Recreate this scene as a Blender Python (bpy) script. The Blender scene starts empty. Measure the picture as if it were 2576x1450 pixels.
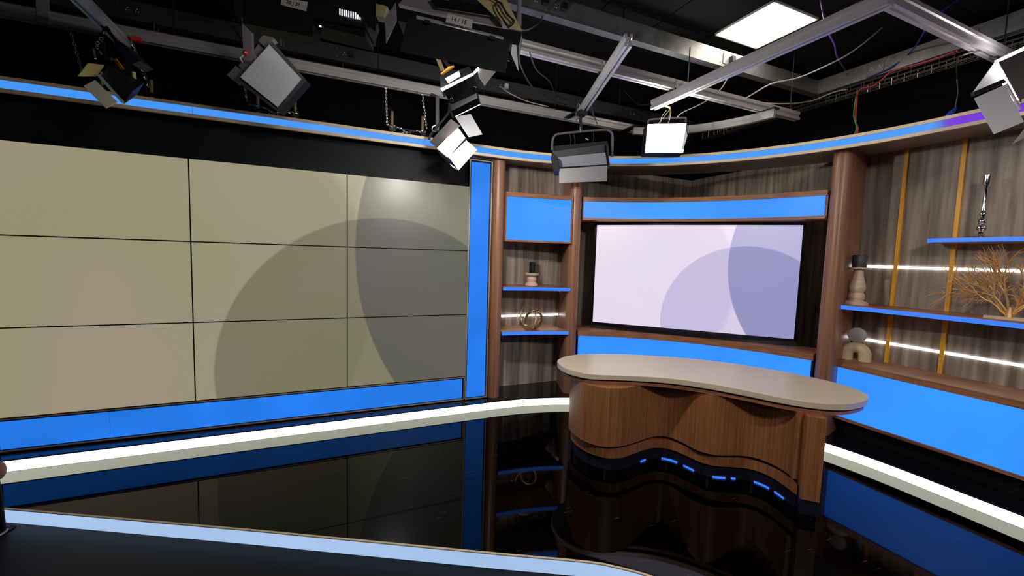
import bpy, bmesh, math, random
from mathutils import Vector, Matrix
random.seed(7)
scene = bpy.context.scene
COL = scene.collection

# ------------------------------------------------------------------ camera
def make_camera():
    f_px, yaw, pitch, roll = (1037.718601, 0.41123, -0.076991, 0.030487)
    pos = Vector((-1.337, -4.232, 1.679))
    cy, sy, cp, sp = math.cos(yaw), math.sin(yaw), math.cos(pitch), math.sin(pitch)
    fw = Vector((sy*cp, cy*cp, sp)); r = Vector((cy, -sy, 0)); u = r.cross(fw)
    r2 = math.cos(roll)*r + math.sin(roll)*u
    u2 = -math.sin(roll)*r + math.cos(roll)*u
    cam = bpy.data.cameras.new('camera'); o = bpy.data.objects.new('camera', cam); COL.objects.link(o)
    m = Matrix((r2, u2, -fw)).transposed().to_4x4(); m.translation = pos
    o.matrix_world = m
    cam.sensor_fit = 'HORIZONTAL'; cam.sensor_width = 36.0
    cam.lens = f_px*36.0/2576.0
    cam.clip_start = 0.02
    scene.camera = o
make_camera()

# ------------------------------------------------------------------ world, exposure
w = bpy.data.worlds.new('studio_dark'); scene.world = w; w.use_nodes = True
w.node_tree.nodes['Background'].inputs[0].default_value = (0.5, 0.55, 0.7, 1)
w.node_tree.nodes['Background'].inputs[1].default_value = 0.0
scene.view_settings.view_transform = 'Standard'
scene.view_settings.look = 'None'
scene.view_settings.exposure = 0.0
scene.view_settings.gamma = 1.0
scene.view_settings.use_curve_mapping = False

# lamp strengths of the studio (radiance of the lit faces), added unseen floods last
LAMP = dict(ceiling=11.0, flood=60.0, flood_low=8.0, spot=30.0, spot_key=520.0, key=60.0, back=60.0, added_flood=150.0, added_flood_low=30.0)

# ------------------------------------------------------------------ materials
def new_mat(name):
    m = bpy.data.materials.new(name); m.use_nodes = True
    nt = m.node_tree; b = nt.nodes['Principled BSDF']
    return m, nt, b
def pbr(name, col, rough=.5, metal=0.0, spec=.5, emit=None, es=0.0, coat=0.0):
    m, nt, b = new_mat(name)
    b.inputs['Base Color'].default_value = (*col, 1); b.inputs['Roughness'].default_value = rough
    b.inputs['Metallic'].default_value = metal; b.inputs['Specular IOR Level'].default_value = spec
    b.inputs['Coat Weight'].default_value = coat
    if emit: b.inputs['Emission Color'].default_value = (*emit, 1); b.inputs['Emission Strength'].default_value = es
    return m
def noise_mix(nt, scale3, nscale, detail, cols, pos=(.3,.7), coord='pos'):
    g = nt.nodes.new('ShaderNodeNewGeometry'); mp = nt.nodes.new('ShaderNodeMapping')
    mp.inputs['Scale'].default_value = scale3
    nt.links.new(g.outputs['Position'], mp.inputs['Vector'])
    n = nt.nodes.new('ShaderNodeTexNoise'); n.inputs['Scale'].default_value = nscale; n.inputs['Detail'].default_value = detail
    nt.links.new(mp.outputs[0], n.inputs['Vector'])
    r = nt.nodes.new('ShaderNodeValToRGB'); el = r.color_ramp.elements
    el[0].position, el[1].position = pos[0], pos[1]
    el[0].color = (*cols[0], 1); el[1].color = (*cols[-1], 1)
    for i, c in enumerate(cols[1:-1]):
        e = el.new(pos[0]+(pos[1]-pos[0])*(i+1)/(len(cols)-1)); e.color = (*c, 1)
    nt.links.new(n.outputs['Fac'], r.inputs['Fac'])
    return r, n
def wood(name, cols, scale3, rough=.42, nscale=1.0, spec=.35, blotch=None):
    m, nt, b = new_mat(name)
    r, n = noise_mix(nt, scale3, nscale, 6, cols, (.32,.68))
    out = r.outputs['Color']
    if blotch:
        r2, n2 = noise_mix(nt, blotch, 1.0, 3, ((.62,.62,.62),(1.1,1.1,1.1)), (.3,.7))
        mx = nt.nodes.new('ShaderNodeMix'); mx.data_type = 'RGBA'; mx.blend_type = 'MULTIPLY'; mx.inputs[0].default_value = 1
        nt.links.new(out, mx.inputs[6]); nt.links.new(r2.outputs['Color'], mx.inputs[7]); out = mx.outputs[2]
    nt.links.new(out, b.inputs['Base Color'])
    b.inputs['Roughness'].default_value = rough; b.inputs['Specular IOR Level'].default_value = spec
    bp = nt.nodes.new('ShaderNodeBump'); bp.inputs['Strength'].default_value = .06; bp.inputs['Distance'].default_value = .002
    nt.links.new(n.outputs['Fac'], bp.inputs['Height']); nt.links.new(bp.outputs[0], b.inputs['Normal'])
    return m
def led(name, col, strength, vary=0.0, scale=1.2):
    m, nt, b = new_mat(name)
    b.inputs['Base Color'].default_value = (col[0]*.12, col[1]*.12, col[2]*.12, 1); b.inputs['Roughness'].default_value = .35
    b.inputs['Specular IOR Level'].default_value = .3
    b.inputs['Emission Strength'].default_value = strength
    if vary:
        lo = tuple(c*(1-vary) for c in col); hi = tuple(c*(1+vary) for c in col)
        r, n = noise_mix(nt, (1,1,1), scale, 1, (lo, hi), (.3,.7))
        nt.links.new(r.outputs['Color'], b.inputs['Emission Color'])
    else: b.inputs['Emission Color'].default_value = (*col, 1)
    return m

M = {}
M['walnut'] = wood('walnut', ((.205,.090,.050),(.27,.122,.068),(.33,.158,.092)), (60,60,1.3), .36, spec=.45)
M['walnut_h'] = wood('walnut_horizontal', ((.21,.080,.040),(.31,.130,.064),(.38,.175,.092)), (5,5,70), .38)
M['desk_wood'] = wood('desk_veneer', ((.20,.074,.026),(.255,.100,.038),(.33,.140,.056)), (80,80,1.6), .4)
M['grey_wood'] = wood('grey_oak_laminate', ((.175,.135,.105),(.32,.26,.21),(.44,.37,.31)), (20,20,1.1), .55, blotch=(4,4,1.2))
M['soffit'] = wood('soffit_laminate', ((.36,.27,.20),(.42,.33,.25)), (4,4,4), .35, spec=.5)
M['edge_oak'] = pbr('pale_oak_edge', (.66,.53,.36), .5)
M['amber'] = wood('amber_batten', ((.72,.32,.02),(.85,.42,.05)), (60,60,2), .4)
M['beige_top'] = pbr('cream_worktop', (.54,.455,.34), .28, spec=.4)
M['black'] = pbr('black_paint', (.006,.006,.007), .6, spec=.2)
M['black_wall'] = pbr('black_drape', (.004,.004,.005), .95, spec=.05)
M['black_gloss'] = pbr('black_gloss', (.004,.004,.006), .12, spec=.5)
M['navy_kick'] = pbr('navy_kick_plate', (.012,.012,.026), .16, spec=.6)
M['black_metal'] = pbr('black_metal', (.008,.0085,.011), .42, spec=.35)
M['black_metal_s'] = pbr('black_sheet_metal', (.013,.0135,.018), .5, spec=.35)
M['grey_metal'] = pbr('grey_painted_metal', (.25,.225,.25), .5, spec=.4)
M['door_grey'] = pbr('grey_barn_door', (.22,.22,.235), .45, spec=.4)
M['door_dim'] = pbr('dim_grey_barn_door', (.10,.098,.105), .45, spec=.35)
M['door_white'] = pbr('white_barn_door', (.72,.72,.74), .5)
M['door_silver'] = pbr('silver_barn_door', (.46,.46,.48), .5)
M['door_brown'] = pbr('dark_outside_dim_inside', (.075,.062,.066), .55)
M['door_beige'] = pbr('beige_barn_door', (.55,.52,.38), .55)
M['door_warm_lit'] = pbr('warm_lit_grey_door', (.42,.36,.11), .55)  # warm light on a grey door, put into the base colour
M['bezel_grey'] = pbr('grey_bezel', (.26,.29,.27), .5)
M['diffuser'] = pbr('white_diffuser', (.42,.42,.45), .6)
M['diffuser_dim'] = pbr('grey_diffuser', (.12,.125,.155), .5)
M['aluminium'] = pbr('brushed_aluminium', (.58,.56,.57), .36, metal=.6)
M['galv'] = wood('galvanised_trunking', ((.20,.20,.21),(.32,.32,.34)), (4,4,4), .42, nscale=2.0, spec=.6)
M['galv'].node_tree.nodes['Principled BSDF'].inputs['Metallic'].default_value = .55
M['trunk_dark'] = pbr('dark_trunking', (.045,.045,.055), .5, spec=.4)
M['steel'] = pbr('steel', (.55,.55,.55), .3, metal=.9)
M['brass_pipe'] = pbr('brass_pipe', (.34,.25,.14), .4, metal=.6)
M['plastic_white'] = pbr('white_plastic', (.7,.7,.68), .5)
M['red'] = pbr('red_plastic', (.65,.03,.015), .4)
M['orange'] = pbr('orange_label', (.85,.36,.02), .5)
M['paper'] = pbr('paper_tape', (.50,.47,.47), .8)
M['ink'] = pbr('ink', (.03,.03,.03), .8)
M['cable_black'] = pbr('black_cable', (.012,.012,.013), .5)
M['cable_grey'] = pbr('grey_cable', (.42,.38,.34), .5)
M['cable_blue'] = pbr('blue_cable', (.02,.06,.42), .45)
M['cable_purple'] = pbr('purple_cable', (.16,.07,.42), .45)
M['cable_red'] = pbr('red_cable', (.50,.035,.03), .45)
M['cable_green'] = pbr('green_cable', (.03,.28,.06), .45)
M['ballast'] = pbr('ballast_cream', (.52,.42,.22), .5)
M['frame_metal'] = pbr('champagne_frame', (.42,.35,.27), .4, metal=.3)
M['silver'] = pbr('polished_silver', (.80,.77,.74), .12, metal=1.0)
M['gold'] = pbr('antique_gold', (.50,.36,.17), .28, metal=.9)
M['coral'] = pbr('coral_gold', (.55,.30,.10), .42, metal=.35)
M['pale_wood'] = wood('limed_wood', ((.52,.38,.27),(.66,.50,.38)), (8,8,40), .6)
M['cream'] = pbr('cream_ceramic', (.66,.52,.33), .45)
M['disc_grey'] = pbr('frosted_grey', (.40,.36,.37), .5)
M['wax'] = pbr('charcoal_wax', (.045,.042,.045), .55)
M['brown_knob'] = pbr('brown_foam_knob', (.30,.16,.10), .6)
M['tile'] = pbr('dark_ceiling_tile', (.011,.010,.011), .9, spec=.1)
BLUE = (.020,.20,.74)
M['blue'] = led('blue_backlit_acrylic', (.034,.285,1.35), 1.0, .12, 1.6)
M['blue_dim'] = led('blue_backlit_acrylic_side', (.018,.19,.80), 1.0, .12, 1.6)
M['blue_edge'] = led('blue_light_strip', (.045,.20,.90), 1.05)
M['blue_fascia'] = led('blue_fascia_strip', (.060,.30,.92), 1.0)
M['white_led'] = led('white_light_strip', (.95,1.0,.80), 3.3)
M['white_line'] = led('white_light_line', (1.0,1.0,.96), 4.0)
M['front_led'] = led('pale_blue_light_strip', (.40,.58,.86), .95, .10, .8)
M['ceil_led'] = led('ceiling_panel_light', (1.0,.90,.70), LAMP['ceiling'])
M['flood'] = led('flood_tube_light', (1.0,.95,.88), LAMP['flood'])
M['flood_low'] = led('dim_flood_tube_light', (1.0,.95,.88), LAMP['flood_low'])
M['spot'] = led('soft_lamp_light', (1.0,.96,.91), LAMP['spot'])
M['spot_key'] = led('key_spot_light', (1.0,.96,.90), LAMP['spot_key'])
M['key'] = led('key_lamp_light', (1.0,.97,.93), LAMP['key'])
M['back'] = led('back_lamp_light', (1.0,.94,.96), LAMP['back'])
M['added_flood'] = led('added_flood_light', (1.0,.95,.88), LAMP['added_flood'])  # unseen floods added behind the camera for front light
M['added_flood_low'] = led('added_flood_light_low', (1.0,.95,.88), LAMP['added_flood_low'])
M['slot_light'] = led('vent_slot_glow', (.9,.9,1.0), 1.6)
M['tiny_led'] = led('status_led', (.85,.85,1.0), 1.5)
def mat_glass():
    m, nt, b = new_mat('clear_glass')
    b.inputs['Base Color'].default_value = (.95,.95,.95,1); b.inputs['Roughness'].default_value = .02
    b.inputs['Transmission Weight'].default_value = 1.0; b.inputs['IOR'].default_value = 1.1
    return m
M['glass'] = mat_glass()
def mat_purple():   # last fascia section, lit blue at one end and purple at the other
    m, nt, b = new_mat('blue_to_purple_strip')
    g = nt.nodes.new('ShaderNodeNewGeometry'); s = nt.nodes.new('ShaderNodeSeparateXYZ'); nt.links.new(g.outputs['Position'], s.inputs[0])
    mr = nt.nodes.new('ShaderNodeMapRange'); mr.inputs[1].default_value = -2.53; mr.inputs[2].default_value = -2.67
    nt.links.new(s.outputs['Y'], mr.inputs[0])
    r = nt.nodes.new('ShaderNodeValToRGB'); el = r.color_ramp.elements
    el[0].color = (.060,.30,.92,1); el[0].position = 0
    el[1].color = (.17,.010,.66,1); el[1].position = 1
    e = el.new(.45); e.color = (.055,.22,.62,1)
    e = el.new(.62); e.color = (.12,.07,.62,1)
    nt.links.new(mr.outputs[0], r.inputs['Fac']); nt.links.new(r.outputs['Color'], b.inputs['Emission Color'])
    b.inputs['Emission Strength'].default_value = 1.0; b.inputs['Base Color'].default_value = (.02,.02,.06,1)
    return m
M['purple'] = mat_purple()
def mat_floor():
    m, nt, b = new_mat('black_gloss_floor')
    b.inputs['Base Color'].default_value = (.0015,.0015,.002,1)
    b.inputs['IOR'].default_value = 1.45; b.inputs['Specular IOR Level'].default_value = .26
    r, n = noise_mix(nt, (1,1,1), 2.5, 4, ((.02,.02,.02),(.05,.05,.05)), (.35,.7))
    nt.links.new(r.outputs['Color'], b.inputs['Roughness'])
    # fine scuffs and scratches
    r2, n2 = noise_mix(nt, (2.2,26,1), 3.0, 5, ((0,0,0),(0,0,0),(.10,.09,.09)), (.60,.78))
    nt.links.new(r2.outputs['Color'], b.inputs['Base Color'])
    return m
M['floor'] = mat_floor()
def mat_studio_floor():
    m, nt, b = new_mat('dark_studio_floor')
    b.inputs['Base Color'].default_value = (.0016,.0016,.003,1); b.inputs['Roughness'].default_value = .42
    b.inputs['Specular IOR Level'].default_value = .2
    return m
M['studio_floor'] = mat_studio_floor()
def mat_screen(name, cols, org, axis, width, height, gain, tint=None):
    """wallpaper of overlapping discs; org = world position of the lower left corner, axis = horizontal unit vector"""
    m, nt, b = new_mat(name)
    N = nt.nodes.new; L = nt.links.new
    def math_(op, a, c=None):
        n = N('ShaderNodeMath'); n.operation = op
        for i, v in enumerate((a, c)):
            if v is None: continue
            if isinstance(v, (int, float)): n.inputs[i].default_value = v
            else: L(v, n.inputs[i])
        return n.outputs[0]
    g = N('ShaderNodeNewGeometry'); sub = N('ShaderNodeVectorMath'); sub.operation = 'SUBTRACT'; L(g.outputs['Position'], sub.inputs[0]); sub.inputs[1].default_value = org
    dot = N('ShaderNodeVectorMath'); dot.operation = 'DOT_PRODUCT'; L(sub.outputs[0], dot.inputs[0]); dot.inputs[1].default_value = axis
    sp = N('ShaderNodeSeparateXYZ'); L(sub.outputs[0], sp.inputs[0])
    u = math_('DIVIDE', dot.outputs['Value'], height); v = math_('DIVIDE', sp.outputs['Z'], height)     # both in screen heights
    def disc(cx, cy, r, soft=.004):
        du = math_('SUBTRACT', u, cx); dv = math_('SUBTRACT', v, cy)
        d = math_('SQRT', math_('ADD', math_('MULTIPLY', du, du), math_('MULTIPLY', dv, dv)))
        mr = N('ShaderNodeMapRange'); mr.inputs[1].default_value = r-soft; mr.inputs[2].default_value = r+soft
        mr.inputs[3].default_value = 1; mr.inputs[4].default_value = 0; L(d, mr.inputs[0]); return mr.outputs[0]
    def mix(fac, a, c, blend='MIX'):
        n = N('ShaderNodeMix'); n.data_type = 'RGBA'; n.blend_type = blend
        L(fac, n.inputs[0]) if not isinstance(fac, (int, float)) else setattr(n.inputs[0], 'default_value', fac)
        for s, val in ((6, a), (7, c)):
            if isinstance(val, tuple): n.inputs[s].default_value = (*val, 1)
            else: L(val, n.inputs[s])
        return n.outputs[2]
    A = disc(1.37, .10, .71); B = disc(2.46, .655, 1.24); Cc = disc(.325, .45, .97, .02)
    base = mix(Cc, cols['light'], cols['base'])
    c1 = mix(A, base, mix(Cc, cols['discA_light'], cols['discA'])); c2 = mix(A, cols['discB'], cols['both'])
    out = mix(B, c1, c2)
    if tint:
        tx = N('ShaderNodeTexNoise'); tx.inputs['Scale'].default_value = tint[0]; tx.inputs['Detail'].default_value = 1; L(g.outputs['Position'], tx.inputs['Vector'])
        rr = N('ShaderNodeValToRGB'); rr.color_ramp.elements[0].color = (*tint[1], 1); rr.color_ramp.elements[1].color = (*tint[2], 1)
        rr.color_ramp.elements[0].position = .35; rr.color_ramp.elements[1].position = .65
        L(tx.outputs['Fac'], rr.inputs['Fac']); out = mix(1.0, out, rr.outputs['Color'], 'MULTIPLY')
    L(out, b.inputs['Emission Color']); b.inputs['Emission Strength'].default_value = gain
    b.inputs['Base Color'].default_value = (.02,.02,.02,1); b.inputs['Roughness'].default_value = .32; b.inputs['Specular IOR Level'].default_value = .35
    return m
M['wall_screen'] = mat_screen('video_wall_picture', dict(base=(.335,.295,.205), light=(.40,.355,.255), discA=(.215,.192,.130), discA_light=(.24,.215,.15), discB=(.205,.195,.142), both=(.118,.111,.098)),
                              (-3.63,0,.357), (1,0,0), 3.63, 2.043, .92, (.9, (.94,1.0,.86), (1.05,1.0,1.02)))
M['tv_screen'] = mat_screen('tv_picture', dict(base=(.79,.69,.84), light=(.88,.77,.92), discA=(.56,.50,.73), discA_light=(.66,.60,.80), discB=(.48,.44,.68), both=(.295,.285,.54)),
                            (1.5753,-.0515,.912), (.7002,-.7139,0), 2.08, 1.17, 1.0, (1.4, (.97,.99,1.0), (1.02,1.0,.98)))

# ------------------------------------------------------------------ mesh builder
ORG = {}
class MB:
    def __init__(s): s.v = []; s.f = []; s.smooth = False
    def add(s, verts, faces):
        b = len(s.v); s.v += [Vector(p) for p in verts]; s.f += [[b+i for i in f] for f in faces]; return s
    def box(s, c, d, axes=None):
        c = Vector(c); ax = axes or (Vector((1,0,0)), Vector((0,1,0)), Vector((0,0,1)))
        P = [c + ax[0]*(d[0]/2*i) + ax[1]*(d[1]/2*j) + ax[2]*(d[2]/2*k) for k in (-1,1) for j in (-1,1) for i in (-1,1)]
        return s.add(P, [(0,2,3,1),(4,5,7,6),(0,1,5,4),(2,6,7,3),(0,4,6,2),(1,3,7,5)])
    def bb(s, x0, x1, y0, y1, z0, z1): return s.box(((x0+x1)/2,(y0+y1)/2,(z0+z1)/2), (abs(x1-x0),abs(y1-y0),abs(z1-z0)))
    def prism(s, poly, z0, z1):
        n = len(poly)
        return s.add([(x,y,z0) for x,y in poly]+[(x,y,z1) for x,y in poly],
                     [list(range(n))[::-1], list(range(n,2*n))]+[(i,(i+1)%n,n+(i+1)%n,n+i) for i in range(n)])
    def extr(s, pts, vec):
        n = len(pts); vec = Vector(vec); P = [Vector(p) for p in pts]
        return s.add(P+[p+vec for p in P], [list(range(n))[::-1], list(range(n,2*n))]+[(i,(i+1)%n,n+(i+1)%n,n+i) for i in range(n)])
    def plate(s, pts, th):
        P = [Vector(p) for p in pts]; nr = (P[1]-P[0]).cross(P[-1]-P[0]).normalized()
        return s.extr([p-nr*th/2 for p in P], nr*th)
    def strip(s, A, B, z0, z1, closed=False):
        """solid band between two plan polylines A (inner) and B (outer)"""
        n = len(A); V = []
        for a, b in zip(A, B): V += [(a[0],a[1],z0),(b[0],b[1],z0),(b[0],b[1],z1),(a[0],a[1],z1)]
        F = []
        for i in range(n-1):
            k = 4*i; m = k+4
            F += [(k,m,m+1,k+1),(k+1,m+1,m+2,k+2),(k+2,m+2,m+3,k+3),(k+3,m+3,m,k)]
        F += [(0,1,2,3),(4*n-4,4*n-1,4*n-2,4*n-3)]
        return s.add(V, F)
    def tube(s, pts, r, n=8, closed=False, caps=True):
        P = [Vector(p) for p in pts]; m = len(P); rr = r if isinstance(r,(list,tuple)) else [r]*m
        up = None; V = []; F = []
        for i, p in enumerate(P):
            a = P[(i-1)%m] if (i or closed) else P[0]; b = P[(i+1)%m] if (i < m-1 or closed) else P[-1]
            t = (b-a).normalized()
            if up is None:
                up = t.orthogonal().normalized()
            up = (up - t*up.dot(t)); up = up.normalized() if up.length > 1e-6 else t.orthogonal().normalized()
            sd = t.cross(up)
            V += [p + (up*math.cos(2*math.pi*k/n)+sd*math.sin(2*math.pi*k/n))*rr[i] for k in range(n)]
        for i in range(m if closed else m-1):
            for k in range(n):
                F.append((i*n+k, i*n+(k+1)%n, ((i+1)%m)*n+(k+1)%n, ((i+1)%m)*n+k))
        if caps and not closed: F += [list(range(n))[::-1], list(range((m-1)*n, m*n))]
        s.smooth = True
        return s.add(V, F)
    def lathe(s, prof, c, n=24, axis=None):
        """prof: list of (radius, height)"""
        c = Vector(c); V = []; F = []
        az = (axis or Vector((0,0,1))).normalized(); ax = az.orthogonal().normalized(); ay = az.cross(ax)
        for r, h in prof:
            V += [c + az*h + (ax*math.cos(2*math.pi*k/n)+ay*math.sin(2*math.pi*k/n))*max(r,1e-4) for k in range(n)]
        m = len(prof)
        for i in range(m-1):
            for k in range(n): F.append((i*n+k, i*n+(k+1)%n, (i+1)*n+(k+1)%n, (i+1)*n+k))
        F += [list(range(n))[::-1], list(range((m-1)*n, m*n))]
        s.smooth = True
        return s.add(V, F)
    def mesh(s, name, o):
        me = bpy.data.meshes.new(name); me.from_pydata([tuple(p-o) for p in s.v], [], s.f); me.update()
        bm = bmesh.new(); bm.from_mesh(me); bmesh.ops.recalc_face_normals(bm, faces=bm.faces); bm.to_mesh(me); bm.free()
        if s.smooth:
            for p in me.polygons: p.use_smooth = True
            try: me.set_sharp_from_angle(angle=math.radians(38))
            except Exception: pass
        return me
    def build(s, name, mat, parent=None, bevel=0):
        if parent is not None: o = ORG[parent]
        else:
            xs = [p.x for p in s.v]; ys = [p.y for p in s.v]; zs = [p.z for p in s.v]
            o = Vector(((min(xs)+max(xs))/2, (min(ys)+max(ys))/2, min(zs)))
        ob = bpy.data.objects.new(name, s.mesh(name, o)); COL.objects.link(ob)
        ob.data.materials.append(M[mat] if isinstance(mat, str) else mat)
        if parent is not None: ob.parent = parent
        else: ob.location = o
        ORG[ob] = o
        if bevel:
            md = ob.modifiers.new('edge', 'BEVEL'); md.width = bevel; md.segments = 2; md.limit_method = 'ANGLE'; md.angle_limit = math.radians(40)
        return ob
def tag(o, label=None, cat=None, group=None, kind=None):
    if label: o['label'] = label
    if cat: o['category'] = cat
    if group: o['group'] = group
    if kind: o['kind'] = kind
    return o
def thing(name, loc, label, cat, group=None):
    o = bpy.data.objects.new(name, None); o.empty_display_size = .05; COL.objects.link(o); o.location = loc
    ORG[o] = Vector(loc); return tag(o, label, cat, group)
def struct(o, label=None): 
    o['kind'] = 'structure'
    if label: o['label'] = label
    return o
def text_part(name, txt, mat, parent, p0, ux, uy, size):
    """flat lettering lying on a surface: p0 lower-left corner, ux/uy directions"""
    cu = bpy.data.curves.new('txt', 'FONT'); cu.body = txt; cu.size = size; cu.extrude = .0006
    tmp = bpy.data.objects.new('txt', cu); COL.objects.link(tmp)
    bpy.context.view_layer.update()
    me = bpy.data.meshes.new_from_object(tmp.evaluated_get(bpy.context.evaluated_depsgraph_get()))
    ux = Vector(ux).normalized(); uz = ux.cross(Vector(uy)).normalized(); uy = uz.cross(ux); p0 = Vector(p0); o = ORG[parent]
    for v in me.vertices: v.co = p0 + ux*v.co.x + uy*v.co.y + uz*v.co.z - o
    me.name = name; me.materials.clear(); me.materials.append(M[mat])
    ob = bpy.data.objects.new(name, me); COL.objects.link(ob); ob.parent = parent; ORG[ob] = o
    bpy.data.objects.remove(tmp); return ob

# ------------------------------------------------------------------ plan of the set
CX, CY = .31, -2.63                       # centre of the rounded corner of the set
def pol(r, deg): a = math.radians(deg); return (CX+r*math.cos(a), CY+r*math.sin(a))
def path(R, x0=-4.3, y1=-5.2, n=40, a0=90, a1=0):
    P = []
    if a0 == 90: P += [(x0, CY+R)]
    P += [pol(R, a0+(a1-a0)*i/n) for i in range(n+1)]
    if a1 == 0: P += [(CX+R, y1)]
    return P
YB, XB = .33, 3.44                        # faces of the grey wood back walls
def clip(p): return (min(p[0], XB), min(p[1], YB))
ZS, ZR = 2.755, .09                       # soffit underside, riser top

# ------------------------------------------------------------------ room shell
X0, X1, Y0, Y1, ZC, ZF = -5.2, 4.15, -7.0, .85, 3.88, -.092
struct(MB().bb(X0,X1,Y0,Y1,ZF-.1,ZF).build('floor', 'studio_floor'), 'dark smooth studio floor in front of the stage')
for nm, a in (('wall_back',(X0,X1,Y1,Y1+.1,ZF,ZC)), ('wall_right',(X1,X1+.1,Y0,Y1,ZF,ZC)), ('wall_left',(X0-.1,X0,Y0,Y1,ZF,ZC)), ('wall_front',(X0,X1,Y0-.1,Y0,ZF,ZC))):
    struct(MB().bb(*a).build(nm, 'black_wall'))
ceil = struct(MB().bb(X0,X1,Y0,Y1,ZC+.02,ZC+.12).build('ceiling', 'black_wall'))
tile_me = None
LX, LY = 2.35, -1.46                      # the lit square in the ceiling grid
i0 = -int((LX-X0)/.6)
for i in range(i0, int((X1-LX)/.6)+1):
    for j in range(-6, int((Y1-LY)/.6)+1):
        cx, cy = LX+i*.6, LY+j*.6
        if (i == 0 and j == 0) or cx-.3 < X0 or cx+.3 > X1 or cy+.3 > Y1 or cx < -3.4: continue
        if tile_me is None:
            o = MB().bb(cx-.294,cx+.294,cy-.294,cy+.294,ZC,ZC+.02).build('ceiling_tile', 'tile', ceil)
            ref = (cx, cy)
            tile_me = o
        else:
            o = tile_me.copy(); COL.objects.link(o); o.location = (cx-ref[0], cy-ref[1], 0); o.parent = ceil
t = thing('ceiling_light', (LX,LY,ZC-.012), 'square warm white light panel set into the dark ceiling', 'light')
m = MB()
for sx, sy, dx, dy in ((0,1,.6,.012),(0,-1,.6,.012),(1,0,.012,.6),(-1,0,.012,.6)): m.box((LX+sx*.294,LY+sy*.294,ZC+.004), (dx,dy,.032))
m.build('frame', 'plastic_white', t)
MB().bb(LX-.289,LX+.289,LY-.289,LY+.289,ZC-.006,ZC+.01).build('diffuser', 'ceil_led', t)

# ------------------------------------------------------------------ stage and riser
fr = [(-4.6,.043),(-3.236,-.695),(-1.772,-1.478),(-.427,-2.215),(-.15,-2.362),(-.035,-2.426),(.038,-2.473),(.104,-2.527),(.166,-2.582),(.224,-2.641),(.30,-2.735),(.40,-2.90),(.50,-3.15),(.57,-3.5),(.60,-4.0),(.60,-5.2)]
st = thing('stage_platform', (1.5,-1.6,ZF), 'low black glossy stage with a pale blue lit front edge', 'stage')
MB().prism(fr+[(4.0,-5.2),(4.0,.72),(-4.6,.72)], ZF, 0).build('deck', 'floor', st)
def off(P, d):
    Q = []
    for i, p in enumerate(P):
        a = Vector(P[max(i-1,0)]); b = Vector(P[min(i+1,len(P)-1)]); t_ = (b-a).normalized(); n_ = Vector((t_.y, -t_.x))
        Q.append((p[0]-n_.x*-d, p[1]-n_.y*-d))
    return Q
fo = off(fr, .012)
MB().strip(fr, fo, ZF+.003, -.006).build('light_strip', 'front_led', st)
MB().strip(off(fr,0), off(fr,.014), -.006, 0).build('edge_trim', 'edge_oak', st)
rs = thing('riser_platform', (1.5,.2,0), 'black glossy step along the set with a white lit edge', 'stage')
inner = path(2.5); outer = [(x, .70) if i < 21 else (3.98, y) for i, (x, y) in enumerate(inner)]
outer[0] = (-4.3,.70)
poly = inner + [(3.98,-5.2),(3.98,.70),(-4.3,.70)]
MB().prism(poly, 0, ZR).build('deck', 'black_gloss', rs)
MB().strip(path(2.488), path(2.5), .004, .082).build('light_strip', 'white_led', rs)
MB().strip(path(2.486), path(2.5), .083, .09).build('edge_trim', 'black', rs)

# ------------------------------------------------------------------ grey wood back walls and fins
wl = MB(); wl.bb(.2, XB+.03, YB, YB+.03, ZR, 2.85); struct(wl.build('wall_set_back', 'grey_wood'), 'grey wood panelled set wall behind the shelves')
wr = MB(); wr.bb(XB, XB+.03, YB, -5.0, ZR, 2.85); struct(wr.build('wall_set_right', 'grey_wood'), 'grey wood panelled set wall with amber battens')
struct(MB().bb(-4.3,.2,.10,.14,ZR,2.755).build('wall_set_left', 'black'), 'black backing wall that carries the video wall')
def fin(px_, py_, ang, length, r, label):
    d = Vector((math.cos(math.radians(ang)), math.sin(math.radians(ang)))); n = Vector((-d.y, d.x)); c = Vector((px_, py_)) + d*r
    P = [c - d*(r*math.cos(a)) + n*(r*math.sin(a)) for a in [math.radians(-90+180*i/14) for i in range(15)]]
    P += [c + d*length + n*r, c + d*length - n*r]
    mb = MB().prism([(p.x,p.y) for p in P], ZR, ZS); mb.smooth = True
    o = mb.build('column', 'walnut'); return tag(o, label, 'column', 'walnut columns of the set')
fin(.328, -.035, 90, .30, .068, 'round-nosed walnut column between tall blue light panel and shelves')
a = pol(2.615, 70); fin(a[0], a[1], 70, .41, .07, 'round-nosed walnut column between the shelves and the large television')
a = pol(2.625, 15.4); fin(a[0], a[1], 15.4, .48, .075, 'round-nosed walnut column between television and amber battens')

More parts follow.
